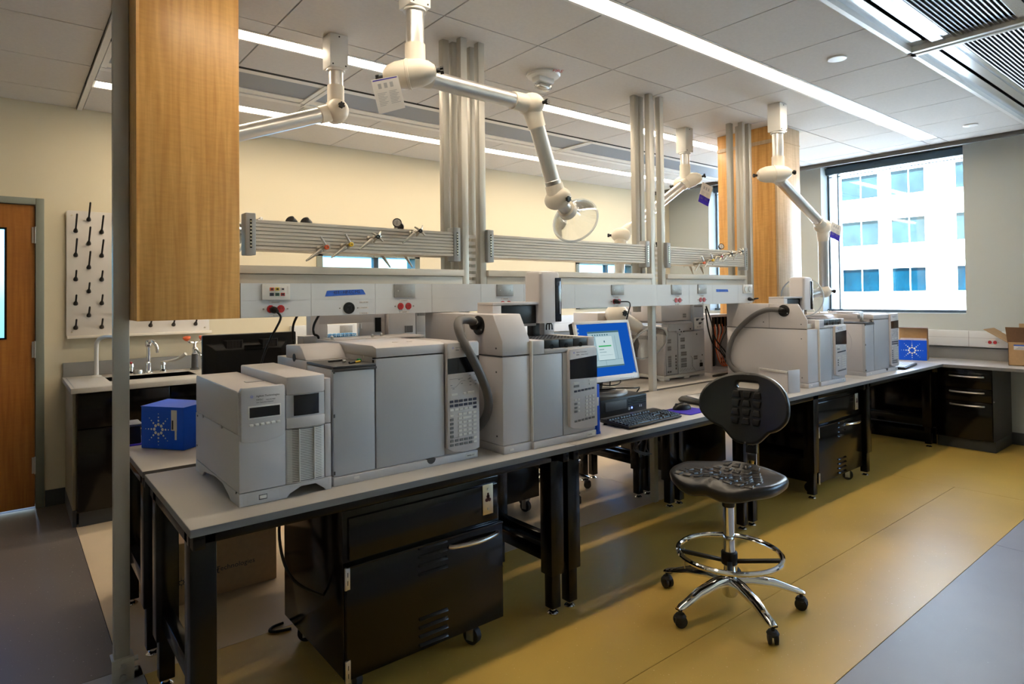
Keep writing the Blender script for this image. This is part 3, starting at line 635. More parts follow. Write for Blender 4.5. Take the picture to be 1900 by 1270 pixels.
def fume_arm(label, mx, my, zb, j1, j1ax, j1L, j2, j2ax, j3, sleeve=.08, r=.0385, tail=None, tilt=0):
    t = thing('fume_arm', label, 'fume extractor', (mx, my, H), 'ceiling fume extractor arms')
    part('mount_box', M().box(mx-.05, my-.05, zb, mx+.05, my+.05, H), WHITEM, t, .004)
    sc = M()
    for x, z in ((-.035, zb+.012), (.035, zb+.012), (0, H-.015)): sc.cyl((mx+x, my-.05, z), (mx+x, my-.0525, z), .004, n=8)
    part('screw', sc, BLKP, t)
    j1 = Vector(j1); part('collar', M().cyl((mx, my, zb-.012), (mx, my, zb+.002), .05, .046, n=24), WHITEM, t)
    part('drop_tube', M().cyl((mx, my, zb-.005), (mx, my, j1.z+.06), r, n=24), TUBE, t)
    part('sleeve', M().lathe([(.0435, .13), (.044, .03), (.048, .0)], (mx, my, j1.z+.005), (0, 0, 1), 24), PVC, t)
    a = Vector(j1ax).normalized(); L = j1L; R = .062
    b = M().lathe([(.004, -L), (.028, -L*.96), (.046, -L*.8), (.058, -L*.5), (R, -.012), (R+.003, -.010), (R+.003, .0), (R, .002), (.058, L*.42), (.045, L*.75), (.026, L*.95), (.004, L)], j1, a, 28)
    part('swivel_joint', b, PVC, t); star_knob(j1+a*L, a, t); star_knob(j1-a*L, -a, t, .014)
    j2 = Vector(j2); j3 = Vector(j3); d = (j2-j1).normalized(); p0 = j1+d*.055
    part('socket', M().cyl(j1+d*.02, j1+d*.10, .046, .044, n=24), PVC, t)
    part('upper_tube', M().cyl(j1+d*.09, j2-d*.09, r, n=24), TUBE, t)
    a2 = Vector(j2ax).normalized()
    e = part('elbow', M().ell(j2, a2, .072, .058, 24, 12), PVC, t)
    part('elbow_cuff', M().cyl(j2-d*.115, j2-d*.02, .0435, .046, n=24), PVC, t); star_knob(j2+a2*.07, a2, t, .014)
    d2 = (j3-j2).normalized()
    part('elbow_cuff', M().cyl(j2+d2*.02, j2+d2*.115, .048, .0435, n=24), PVC, t)
    part('lower_tube', M().cyl(j2+d2*.10, j3-d2*.02, r, n=24), TUBE, t)
    return t, j3, d2
def tag_on(label, pts, nrm, t0, blue=0):
    t = thing('paper_tag', label, 'tag', pts[0], 'paper tags on the fume arms'); P = [Vector(p) for p in pts]; n = Vector(nrm).normalized()*.0025
    b = M().add([p-n for p in P]+[p+n for p in P], [(0, 1, 2, 3), (7, 6, 5, 4), (0, 4, 5, 1), (1, 5, 6, 2), (2, 6, 7, 3), (3, 7, 4, 0)])
    o = part('leaf', b, PAPER, t)
    x = (P[1]-P[0]); y = (P[3]-P[0]); n2 = n*1.15
    if n.dot(Vector((-.4, -2, 1.4))-P[0]) < 0: n2 = -n2
    pr = M()
    def bar(u0, u1, v0, v1):
        q = [P[0]+x*a+y*c+n2 for a, c in ((u0, v0), (u1, v0), (u1, v1), (u0, v1))]; pr.add(q, [(0, 1, 2, 3)])
    for k in range(9): bar(.12, .46-.06*(k % 3), .42+.045*k, .435+.045*k); bar(.55, .9-.05*((k+1) % 3), .40+.045*k, .415+.045*k)
    for k in range(3): bar(.2+.22*k, .32+.22*k, .15, .30)
    part('print', pr, mat('faint grey print', (.40, .39, .39), .8), t)
    bl = M(); pr = bl; bar(*((.05, .95, .03, .06) if not blue else (.0, 1.0, .62, 1.0))); part('blue_band', bl, PURP, t)
    return t
# arm A - nearest
t, e, d2 = fume_arm('nearest white fume arm, reaching right over the bench with a clear round hood', .955, .355, 2.66, (.925, .35, 2.372), RT*.97+UP*.12, .115, (1.60, .35, 2.365), RT*.8-FW*.5, (1.755, .35, 1.965))
part('clamp_ring', M().lathe([(.0395, -.012), (.041, -.01), (.041, .01), (.0395, .012)], e-d2*.03, d2, 24), STL, t)
j = Vector((1.775, .35, 1.915)); part('hood_joint', M().ell(j, -RT*.55-UP*.2+FW*.4, .075, .055, 24, 12).cyl(e-d2*.02, j, .046, .05, n=24), PVC, t)
star_knob(j+RT*.035-UP*.01-FW*.04, -FW*.7+RT*.6, t, .015)
ha = (RT*.45-UP*.38+FW*.80).normalized(); part('hood_neck', M().cyl(j, j+ha*.125, .034, n=24), TUBE, t); part('hood_collar', M().cyl(j+ha*.105, j+ha*.14, .047, .050, n=24), PVC, t)
hood(j+ha*.235, ha, .128, .10, t)
tag_on('paper instruction tag hanging from the nearest fume arm', [(.735, .33, 2.30), (.84, .30, 2.335), (.885, .32, 2.215), (.78, .35, 2.175)], (-.5, -.85, .1), t)
# arm B - behind the wooden column
t, e, d2 = fume_arm('white fume arm on the rear side whose tube runs behind the wooden column', .945, 1.17, 2.63, (.945, 1.165, 2.408), (-.15, -.98, .05), .085, (.16, 1.17, 2.10), (0, -1, 0), (.30, 1.17, 1.80))
part('hood_joint', M().ell(e, (0, 1, 0), .075, .055), PVC, t); part('hood_neck', M().cyl(e, e+Vector((.07, 0, -.05)), .034, n=24), TUBE, t); hood(Vector((.47, 1.17, 1.69)), (.8, -.1, -.55), .15, .11, t)
# arm C - far right front
t, e, d2 = fume_arm('white fume arm before the far maple column, its hood beside the window', 3.985, .355, 2.60, (3.92, .35, 2.285), RT*.98+UP*.08, .125, (4.735, .385, 1.955), RT*.9-UP*.05, (4.87, .45, 1.43))
part('hood_joint', M().ell(e, FW, .07, .055), PVC, t); star_knob(e+RT*.05-FW*.03, RT, t)
part('hood_neck', M().cyl(e, Vector((4.665, .53, 1.39)), .034, n=24), TUBE, t); hood(Vector((4.575, .49, 1.383)), (-.88, -.42, -.1), .158, .10, t)
tag_on('paper tag with a dark blue foot on the elbow of the far fume arm', [(4.71, .30, 1.985), (4.80, .27, 1.95), (4.76, .27, 1.835), (4.66, .30, 1.86)], (-.5, -.85, .1), t, 1)
# arm D - far rear
t, e, d2 = fume_arm('white fume arm on the rear side whose tube slants down left behind the strut posts', 4.0, 1.18, 2.60, (4.02, 1.17, 2.365), RT*.85+UP*.25-FW*.3, .12, (3.19, 1.18, 1.87), -RT*.9+FW*.2, (3.145, 1.18, 1.34))
part('lower_joint', M().ell((3.12, 1.17, 1.275), (0, -1, 0), .095, .078), PVC, t); star_knob((3.10, 1.095, 1.285), (0, -1, 0), t, .022)
part('lower_cuff', M().cyl((3.14, 1.17, 1.26), (3.34, 1.15, 1.17), .06, .043, n=24), PVC, t); part('hood_neck', M().cyl((3.30, 1.15, 1.19), (3.38, 1.15, 1.15), .034, n=24), TUBE, t)
hood(Vector((3.28, 1.0, 1.06)), (-.2, -.75, -.55), .15, .12, t)
tag_on('folded paper tag hanging from the rear fume arm by the far ceiling mount', [(4.13, 1.10, 2.36), (4.23, 1.07, 2.32), (4.16, 1.07, 2.15), (4.06, 1.10, 2.19)], (-.5, -.85, .1), t, 1)

# ================================================================== instruments on the front bench
FXX, FZZ = (1, 0, 0), (0, 0, 1)
def keys(t, items, m, name, y, dy=.003):
    b = M()
    for x, z, wx, wz in items: b.box(x-wx/2, y-dy, z-wz/2, x+wx/2, y, z+wz/2)
    return part(name, b, m, t, .0008, seg=1, kind='stuff')
# ---- mass spectrometer (left front)
t = thing('mass_spectrometer', 'small white bench instrument at the left front corner, with a louvred grille and small window', 'lab instrument', (.31, .40, ZB))
x0, x1, y0, y1 = .162, .466, .108, .69
side = [(y0, ZB), (y0+.105, ZB), (y0+.125, ZB+.012), (y0+.20, ZB+.034), (y0+.30, ZB+.036), (y1-.13, ZB+.02), (y1-.10, ZB), (y1, ZB), (y1, ZB+.042), (y0, ZB+.042)]
b = M().prism(side, 'yz', x0, x0+.012).prism(side, 'yz', x1-.012, x1)
frt = [(x0+.01, ZB), (.312, ZB), (.322, ZB+.012), (.36, ZB+.030), (.41, ZB+.030), (.442, ZB+.006), (.444, ZB), (x1-.01, ZB), (x1-.01, ZB+.042), (x0+.01, ZB+.042)]
b.prism(frt, 'xz', y0, y0+.012).box(x0+.01, y0+.01, ZB+.036, x1-.01, y1, ZB+.042)
base = part('base', b, INSB, t, .002)
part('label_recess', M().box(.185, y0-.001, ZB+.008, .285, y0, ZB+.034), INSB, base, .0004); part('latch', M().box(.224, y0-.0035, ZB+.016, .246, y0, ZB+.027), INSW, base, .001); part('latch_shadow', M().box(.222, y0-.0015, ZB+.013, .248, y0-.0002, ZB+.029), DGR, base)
b = M().box(x0, y0+.30, .8035, .308, y1, .985).box(x0, y0, .8035, .308, y0+.30, .985); part('lower_cover', b.__class__().box(x0, y0, .8035, .309, y1, .986), INS, t, .004)
part('upper_cover', M().prism([(y0+.004, .9885), (y1-.02, .9885), (y1-.02, 1.124), (y1-.028, 1.131), (y0+.02, 1.128), (y0+.004, 1.124)], 'yz', x0-.0025, .309), INS, t, .004)
for y in (.56, .30): part('hinge_clip', M().box(x0-.0045, y, .981, x0, y+.03, .992), INS, t, .001)
for y, z in ((.655, .975), (.665, .86), (.14, .80)): part('screw', M().cyl((x0-.002, y, z), (x0+.002, y, z), .0035, n=8), DGR, t)
# bezel with curved lower edge, swept over the top
bz = [(.1655, .968), (.1655, 1.128), (.170, 1.138), (.302, 1.138), (.3045, 1.128), (.3045, .977), (.28, .967), (.245, .9605), (.20, .961), (.175, .9645)]
bzl = part('control_bezel', M().prism(bz, 'xz', y0-.011, y0+.012), INS, t, .003)
part('display_frame', M().box(.1865, y0-.0125, 1.036, .2905, y0-.010, 1.078), INSW, bzl, .001); part('display', M().box(.191, y0-.0132, 1.041, .286, y0-.0122, 1.0735), DK, bzl)
for k in range(6): part('button', M().box(.190+.0170*k, y0-.0145, 1.0125+.0006*k, .2025+.0170*k, y0-.010, 1.0205+.0006*k), INSW, bzl, .0015)
spark((.1985, y0-.0112, 1.108), FXX, FZZ, .0095, BLUEC, bzl)
text('Agilent Technologies', .0088, (.2115, y0-.0115, 1.1055), FXX, FZZ, INK, bzl); text('5975C', .0085, (.2115, y0-.0115, 1.0935), FXX, FZZ, INK, bzl); text('inert XL MSD', .0052, (.243, y0-.0115, 1.0935), FXX, FZZ, INK, bzl); text('with Triple-Axis Detector', .0052, (.2115, y0-.0115, 1.0865), FXX, FZZ, INK, bzl)
# taller right hand tower with bowed front
def bow(xa, xb, y, d, n=8): return [(xa+(xb-xa)*i/n, y-d*4*(i/n)*(1-i/n)*1.0) for i in range(n+1)]
xa, xb = .3115, .443
def bowbox(z0, z1, yoff, yb, xa=xa, xb=xb, d=.012): p = bow(xa, xb, y0+yoff, d); return M().prism(p+[(xb, yb), (xa, yb)], 'xy', z0, z1)
part('tower_lower', bowbox(.8035, .985, .006, y1-.05), INS, t, .002); part('tower_sill', bowbox(.988, 1.023, -.001, .30), INS, t, .002); part('tower_upper', bowbox(1.0995, 1.160, -.001, y1-.06), INS, t, .005)
part('tower_core', M().box(xa, y0+.03, .985, xb, y1-.06, 1.12), INS, t, .002)
wn = part('window_surround', bowbox(1.0235, 1.099, .004, .20), INSG, t); part('window_glass', M().prism([(x, y0+.002-.048*((x-xa)/(xb-xa))*(1-(x-xa)/(xb-xa))) for x in [.335+.0855*i/8 for i in range(9)]]+[(.4205, .15), (.335, .15)], 'xy', 1.029, 1.097), DK, wn)
g = M()
for k in range(30): z = .812+k*.0057; g.prism(bow(xa+.004, xb-.003, y0+.0035, .012)+list(reversed(bow(xa+.004, xb-.003, y0+.008, .012))), 'xy', z, z+.0032)
for x in (.350, .401): g.box(x, y0-.012, .81, x+.003, y0+.004, .984)
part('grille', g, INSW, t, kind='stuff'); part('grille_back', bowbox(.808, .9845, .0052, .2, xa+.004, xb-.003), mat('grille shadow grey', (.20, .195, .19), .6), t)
part('side_strip', M().box(.4445, y0+.004, .8035, x1, y1-.05, .986).box(.4445, y0+.004, .989, x1, y1-.05, 1.143), INS, t, .002); part('side_knob', M().cyl((.455, y0+.05, 1.143), (.455, y0+.05, 1.150), .004, n=10), BRASSY, t)
part('top_label', M().box(.24, .30, 1.1285, .30, .33, 1.1312), INSG, t)

# ---- gas chromatograph builder
def keypad_gc(t, y):
    dk, md, lt = [], [], []
    for r in range(2):
        for c in range(6): dk.append((.962+c*.0225, 1.003-r*.0165, .0165, .010))
    for c in range(6): (dk if c == 5 else lt).append((.962+c*.0225, .970, .0165, .009))
    for r in range(6): (lt if r == 0 else md).append((.962, .948-r*.0165, .0165, .0095))
    for r in range(6):
        for c in range(4):
            if r == 1 and c in (1, 2): continue
            lt.append((1.002+c*.0245-(.003 if c else 0), .950-r*.0165, .0175, .010))
    lt.append((1.035, .9335, .042, .010))
    for r in range(2):
        for c in range(6): (lt if c == 5 else md).append((.962+c*.0225, .847-r*.0165, .0165, .0095))
    lt += [(.975, 1.030, .030, .008), (1.025, 1.031, .012, .008), (1.055, 1.032, .034, .008)]
    keys(t, dk, NAVY, 'dark_keys', y); keys(t, md, MGR, 'grey_keys', y); keys(t, lt, INSW, 'white_keys', y)
def gas_chromatograph(label, dx, dy, clutter):
    t = thing('gas_chromatograph', label, 'lab instrument', (.79+dx, .41+dy, ZB), 'gas chromatographs on the front bench')
    R = bpy.data.objects.new('chassis', None)
    def P(name, b, m, bev=0, par=None): b.v = [(x+dx, y+dy, z) for x, y, z in b.v]; return part(name, b, m, par or t, bev)
    Y0, Y1 = .125, .70
    base = P('base', M().box(.478, Y0-.006, ZB, 1.095, Y1, .790), INSB, .003)
    P('chassis', M().box(.482, Y0+.02, .789, 1.093, Y1, 1.168), INS, .003)
    P('side_door', M().box(.4815, Y0, .7925, .6395, Y0+.024, 1.1685), INSG, .003); P('oven_door', M().box(.6435, Y0-.001, .7925, .938, Y0+.024, 1.1945), INSG, .003)
    dg = P('door_groove', M().box(.6395, Y0+.012, .792, .6435, Y0+.02, 1.19).box(.64, Y0+.012, 1.1945, .938, Y0+.02, 1.1985), BLK)
    tray = P('tray', M().box(.480, Y0-.004, 1.1695, .644, .385, 1.180), DGR, .003)
    P('tray_lip', M().box(.478, Y0-.006, 1.160, .646, Y0+.004, 1.1695), DGR, .002)
    P('detector_cover', M().prism([(.378, 1.182), (.600, 1.182), (.600, 1.232), (.448, 1.237), (.42, 1.224)], 'yz', .479, .645), INS, .005)
    P('detector_base', M().box(.478, .372, 1.10, .66, .70, 1.181), INS, .003)
    P('side_port', M().lathe([(.016, 0), (.016, .001), (.001, .001)], (.478, .50, 1.186), (-1, 0, 0), 18), BLKP)
    P('top_cover', M().prism([(Y0, 1.1985), (Y1, 1.1985), (Y1, 1.242), (Y0+.03, 1.242), (Y0, 1.234)], 'yz', .6455, .943), INS, .004)
    P('inner_deck', M().box(.647, Y0+.03, 1.166, .942, .698, 1.1984), INS)
    P('rear_top', M().box(.66, .53, 1.238, 1.09, .70, 1.246), INS, .002)
    for x, y in ((.74, .25), (.80, .24)): P('top_cap', M().lathe([(.012, 0), (.011, .002), (.001, .002)], (x+.05, y, 1.242)), INS)
    for x, y in ((.70, .56), (.95, .6), (.88, .55)): P('finger_screw', M().lathe([(.006, 0), (.006, .012), (.004, .014), (.0005, .014)], (x-.04, y, 1.246)), STL)
    # control panel
    cp = [(.945, .818), (.945, 1.225), (.950, 1.236), (1.094, 1.238), (1.099, 1.230), (1.099, .802), (1.08, .797), (1.02, .795), (.97, .803)]
    P('panel_column', M().box(.942, Y0+.012, .789, 1.094, Y1, 1.232), INS, .004)
    c = P('control_panel', M().prism(cp, 'xz', Y0-.016, Y0+.02), INS, .004); yk = Y0-.016
    P('display', M().prism([(.946, 1.113), (.946, 1.1745), (1.0985, 1.1795), (1.0985, 1.1135)], 'xz', yk-.001, yk+.001), DK, 0, c); P('display_window', M().box(.995, yk-.0018, 1.122, 1.062, yk-.0008, 1.168), mat('display pane', (.004, .004, .006), .2), 0, c)
    k = M(); sub = bpy.data.objects
    n0 = set(bpy.data.objects); keypad_gc(c, yk)
    spark((.972, yk-.0003, 1.216), FXX, FZZ, .0068, BLUEC, c); text('Agilent Technologies', .0072, (.983, yk-.0008, 1.2145), FXX, FZZ, GINK, c); text('7890A', .0065, (.983, yk-.0008, 1.2045), FXX, FZZ, INK, c); text('GC System', .0055, (1.009, yk-.0008, 1.2045), FXX, FZZ, GINK, c)
    ln = [((.960, 1.058), (.985, 1.060)), ((.985, 1.060), (1.010, 1.081)), ((1.010, 1.081), (1.030, 1.082)), ((.955, 1.092), (1.018, 1.093))]
    d = M()
    for (a, z), (e, z2) in ln: d.tube([(a, yk, z), (e, yk, z2)], .0008, 5)
    for x, z in ((.958, 1.066), (.968, 1.052), (.995, 1.087), (1.008, 1.07), (1.042, 1.085), (1.048, 1.10), (1.072, 1.102), (1.048, 1.088), (1.05, 1.074), (1.075, 1.076), (1.05, 1.06), (1.076, 1.062)): d.box(x, yk-.0006, z, x+.009, yk, z+.003)
    part('printed_ramp', d, GINK, c); text('Programs & Methods', .005, (.955, yk-.0008, .8575), FXX, FZZ, GINK, c)
    for o in set(bpy.data.objects)-n0: o.location += Vector((dx, dy, 0))
    P('pull_notch', M().prism([(.873+.019*cos(pi+pi*i/10), .7905+.019*sin(pi+pi*i/10)) for i in range(11)], 'xz', Y0-.0075, Y0+.02), DGR)
    n = P('foot_latch', M().box(.553, Y0-.009, .772, .573, Y0-.005, .781), INSW, .001)
    lb = P('base_label', M().box(1.035, Y0-.0068, .767, 1.088, Y0-.0058, .782), INSW)
    tx = text('7890A GC', .0085, (1.040+dx, Y0-.0075+dy, .7715), FXX, FZZ, INK, t); 
    for z in (1.155, 1.0, .80): P('door_hinge', M().box(.4815, Y0-.003, z, .486, Y0+.002, z+.012), DGR)
    if not clutter:
        P('side_disc', M().torus((.4775, .36, 1.02), (1, 0, 0), .135, .0012, 40, 5), INSG); P('injector', M().cyl((.60, .20, 1.18), (.60, .20, 1.24), .014, n=12).obox((.585, .20, 1.235), (.03, 0, .012), (0, .012, 0), (-.006, 0, .016)), STL, .002); P('top_flap', M().box(.68, .3, 1.247, .86, .5, 1.258), INS, .003)
    return t
def tools_on_tray():
    z = 1.1805
    def T(name, label, b, m): return solo(name, b, m, label, 'tool', 'small tools on the instrument tray')
    def rod(x, y, L, a, r): d = Vector((cos(a), sin(a), 0))*L/2; c = Vector((x, y, z+r)); return c-d, c+d
    a, c = rod(.585, .175, .055, .35, .004); t = thing('screwdriver', 'small black and yellow tool lying on the instrument tray', 'tool', tuple(a), 'small tools on the instrument tray'); part('handle', M().cyl(a, a+(c-a)*.5, .0045, n=10), BLKP, t); part('shaft', M().cyl(a+(c-a)*.5, c, .004, n=10), YEL, t)
    a, c = rod(.545, .27, .045, .1, .004); T('hex_key', 'little black tool at the back of the instrument tray', M().tube([a, c, c+Vector((.012, .006, 0))], .0038, 8), BLKP)
    a, c = rod(.565, .225, .016, .6, .005); T('steel_nut', 'tiny steel nut on the instrument tray', M().cyl(a, c, .005, n=6), STL)
    a, c = rod(.62, .235, .03, .5, .003); T('hex_key', 'short dark tool right of the green cap on the instrument tray', M().tube([a+Vector((.03, .03, 0)), c+Vector((.03, .03, 0))], .003, 8), BLKP)
    T('green_cap', 'crumpled green cap on the instrument tray', M().lathe([(.009, 0), (.010, .004), (.007, .010), (.001, .011)], (.625, .225, z), (0, 0, 1), 9), GREENW)
    T('white_ring', 'loose white ring of tubing standing on the instrument tray', M().torus((.655, .24, z+.0155), (.8, -.6, .12), .0135, .002, 20, 6), PVC)
gas_chromatograph('wide white oven instrument with keypad panel next to the small instrument at the left front', 0, 0, True); tools_on_tray()
gas_chromatograph('white oven instrument with keypad panel at the far end of the bench by the window', 4.32, -.02, False)

# ---- headspace sampler builder
def headspace(label, dx, dy, front_cover, hose_pts, arm, group='headspace samplers'):
    t = thing('headspace_sampler', label, 'lab instrument', (1.46+dx, .39+dy, ZB), group)
    def P(name, b, m, bev=0, par=None): b.v = [(x+dx, y+dy, z) for x, y, z in b.v]; return part(name, b, m, par or t, bev)
    xa, xm, xr, ya, yb = 1.196, 1.3475, 1.735, .078, .70
    P('base', M().box(xa, ya-.004, ZB, xm+.003, yb, .793).box(xm+.003, ya-.016, ZB, xr, yb, .791), INSB, .003)
    P('left_cover', M().box(xa, ya, .795, xm, yb, 1.164), INS, .004)
    if front_cover:
        P('sloped_cover', M().prism([(ya, 1.1685), (yb, 1.1685), (yb, 1.343), (ya+.064, 1.342), (ya, 1.230)], 'yz', xa, xm), INS, .004)
    else:
        P('sloped_cover', M().prism([(ya+.004, 1.1685), (yb, 1.1685), (yb, 1.343), (ya+.064, 1.342), (ya, 1.230), (ya, 1.1685)], 'yz', xa, xa+.012).box(xa+.012, ya+.28, 1.1685, xm, yb, 1.343), INS, .002)
        P('open_works', M().box(xa+.03, ya+.03, 1.17, xm-.01, ya+.26, 1.20).cyl((xa+.05, ya+.06, 1.19), (xa+.05, ya+.06, 1.30), .012, n=10).cyl((xa+.10, ya+.12, 1.19), (xa+.10, ya+.12, 1.33), .016, n=10).box(xa+.012, ya+.07, 1.20, xa+.02, ya+.27, 1.34), STL)
    P('side_seam', M().box(xa-.0006, .355, 1.168, xa+.0004, .3565, 1.341).box(xa-.0006, ya+.005, 1.1645, xa+.004, yb, 1.168), DGR)
    for y, z in ((.12, 1.20), (.12, 1.10), (.12, .83), (.40, 1.21)): P('screw', M().cyl((xa-.002, y, z), (xa+.001, y, z), .004, n=8), DGR)
    P('front_cover', M().box(xm+.008, ya-.011, .793, 1.526, ya+.02, 1.163).box(1.529, ya-.011, .793, xr-.002, ya+.02, 1.163), INSG, .003)
    P('body', M().box(xm+.004, ya+.0, .792, xr-.002, yb, 1.165), INS, .003)
    b = M().box(xm+.006, ya-.012, 1.1655, 1.42, yb, 1.226).box(1.42, ya-.012, 1.1655, xr-.002, yb, 1.186).box(1.69, ya-.012, 1.186, xr-.002, yb, 1.226).box(1.42, ya+.04, 1.186, 1.69, yb, 1.215)
    P('top_frame', b, INS, .003)
    for k in range(3):
        q = P('drawer', M().box(1.424+.0885*k, ya-.010, 1.188, 1.509+.0885*k, ya+.05, 1.224), BLKP, .002)
        P('thumb_notch', M().lathe([(.011, 0), (.011, .001), (.001, .001)], (1.466+.0885*k, ya-.010, 1.194), (0, -1, 0), 14), DK, 0, q)
    rk = P('vial_rack', M().box(1.425, ya+.05, 1.215, 1.69, .46, 1.222), DGR, .001)
    v = M()
    for i in range(12):
        for j in range(16): v.lathe([(.0075, .001), (.0075, .0), (.0045, .0), (.0045, -.004)], (1.436+.0222*i, ya+.062+.0225*j, 1.2238), n=8, caps=False)
    v.v = [(x+dx, y+dy, z) for x, y, z in v.v]; part('rack_holes', v, MGR, rk, kind='stuff')
    P('side_edge', M().box(xm, ya-.012, .793, xm+.007, ya+.02, 1.226), INSW, .002)
    # control panel
    c = P('control_panel', M().prism([(1.556, .828), (1.556, 1.165), (1.562, 1.178), (1.726, 1.182), (1.732, 1.174), (1.732, .812), (1.70, .808), (1.62, .811), (1.575, .82)], 'xz', ya-.028, ya+.01), INS, .004); yk = ya-.028
    P('display', M().prism([(1.558, 1.043), (1.558, 1.130), (1.7315, 1.140), (1.7315, 1.037)], 'xz', yk-.001, yk+.002), DK, 0, c)
    n0 = set(bpy.data.objects)
    dk = [(1.590+.0225*k, .985+.001*k, .0165, .009) for k in range(6)]; md = [(1.596, 1.008, .033, .010)]+[(1.590, .946-.0175*r, .0165, .0095) for r in range(1, 4)]+[(1.590+.0225*k, .850+.001*k, .0165, .0095) for k in range(6)]
    lt = [(1.596, 1.022, .034, .009), (1.695, 1.027, .036, .009), (1.684, 1.012, .013, .009), (1.590, .946, .0165, .0095)]+[(1.609, .947-.0175*r, .0135, .0095) for r in range(4)]
    for r in range(6):
        for k in range(3): lt.append((1.660+.0215*k, .953-.0165*r+.001*k, .0155, .0105))
    keys(c, dk, NAVY, 'dark_keys', yk); keys(c, md, MGR, 'grey_keys', yk); keys(c, lt, INSW, 'white_keys', yk)
    spark((1.584, yk-.0003, 1.160), FXX, FZZ, .007, BLUEC, c); text('Agilent Technologies', .0080, (1.598, yk-.0008, 1.159), FXX, FZZ, GINK, c); text('7697A', .0072, (1.598, yk-.0008, 1.147), FXX, FZZ, INK, c); text('Headspace Sampler', .0058, (1.628, yk-.0008, 1.148), FXX, FZZ, GINK, c)
    for o in set(bpy.data.objects)-n0: o.location += Vector((dx, dy, 0))
    part('base_label', M().box(1.672+dx, ya-.017+dy, .766, 1.725+dx, ya-.0158+dy, .784), INSW, t); text('7697A', .010, (1.678+dx, ya-.0178+dy, .7715), FXX, FZZ, GINK, t); P('foot_latch', M().box(1.225, ya-.006, .771, 1.248, ya-.002, .780), INSW, .001)
    # transfer hose
    dsc = P('hose_flange', M().lathe([(.042, 0), (.042, .006), (.038, .008), (.001, .008)], (xa, .243, 1.294), (-1, 0, 0), 28), BLKP)
    sc = M()
    for a in (.6, 3.7): sc.cyl((xa-.008, .243+.034*cos(a), 1.294+.034*sin(a)), (xa-.010, .243+.034*cos(a), 1.294+.034*sin(a)), .004, n=8)
    P('screw', sc, STL, 0, dsc)
    P('hose_elbow', M().tube([(xa-.006, .243, 1.294), (xa-.028, .243, 1.294), hose_pts[0]], .0195, 14, 4), BLKP)
    P('transfer_hose', M().tube(hose_pts, .0185, 16, 8), HOSE)
    if not front_cover: P('base_gap', M().box(xa-.002, .26, ZB+.001, xa+.01, .42, ZB+.016), BLK)
    # gantry and tower
    ax, ay = arm
    g = P('gantry_arm', M().box(ax-.275, ay-.02, 1.378, ax+.02, ay+.10, 1.392).box(ax-.275, ay-.02, 1.27, ax-.225, ay+.10, 1.378).box(ax-.225, ay+.02, 1.275, ax+.02, ay+.10, 1.378), INS, .003)
    P('gantry_panel', M().box(ax-.226, ay+.0, 1.288, ax+.01, ay+.02, 1.374), BLKP, .001, g)
    P('gantry_leg', M().box(ax-.275, ay+.02, 1.215, ax-.18, ay+.10, 1.275), INS, .003, g)
    P('lift_column', M().box(ax+.01, ay+.035, 1.215, ax+.055, ay+.08, 1.30), BLKP, .003)
    P('rear_column', M().box(ax+.10, ay+.055, 1.21, ax+.17, ay+.10, 1.292), INSG, .004)
    tw = rrect(ax, ay-.035, ax+.135, ay+.09, .022, 5)
    tw_o = P('tower', M().loft([[(x, y, z) for x, y in tw] for z in (1.288, 1.525)]+[[(ax+.0675+(x-ax-.0675)*.9, ay+.027+(y-ay-.027)*.9, 1.536) for x, y in tw], [(ax+.0675+(x-ax-.0675)*.55, ay+.027+(y-ay-.027)*.55, 1.541) for x, y in tw]]), INS)
    P('tower_slot', M().box(ax+.094, ay-.0375, 1.292, ax+.136, ay+.03, 1.508), DK, .004, tw_o); P('slot_light', M().box(ax+.124, ay-.0385, 1.33, ax+.127, ay-.037, 1.49), ALU, 0, tw_o)
    gr = M()
    for a in (-.018, 0, .018): gr.tube([(ax+.095+a*.5, ay+.01, 1.29), (ax+.095+a, ay+.01, 1.275), (ax+.095+a*1.05, ay+.01, 1.252)], .0035, 6)
    P('gripper', gr.cyl((ax+.095, ay+.01, 1.28), (ax+.095, ay+.01, 1.292), .014, n=12), BLKP)
    return t
headspace('white sampler with tall round fronted tower and thick grey hose, left of the computer', 0, 0, True,
          [(1.155, .225, 1.312), (1.11, .21, 1.322), (1.06, .19, 1.320), (1.03, .158, 1.298), (1.022, .118, 1.25), (1.035, .080, 1.19), (1.075, .075, 1.115), (1.122, .09, 1.03), (1.155, .125, .955), (1.160, .17, .89), (1.155, .23, .845), (1.15, .30, .83)], (1.575, .30))
headspace('white sampler with a dark hose bent across its plain side, behind the black stool', 2.672, .025, False,
          [(1.166, .258, 1.300), (1.160, .36, 1.298), (1.160, .48, 1.24), (1.160, .615, 1.11), (1.160, .672, .95), (1.160, .63, .855), (1.160, .52, .815), (1.160, .40, .812), (1.165, .26, .808)], (1.60, .33))

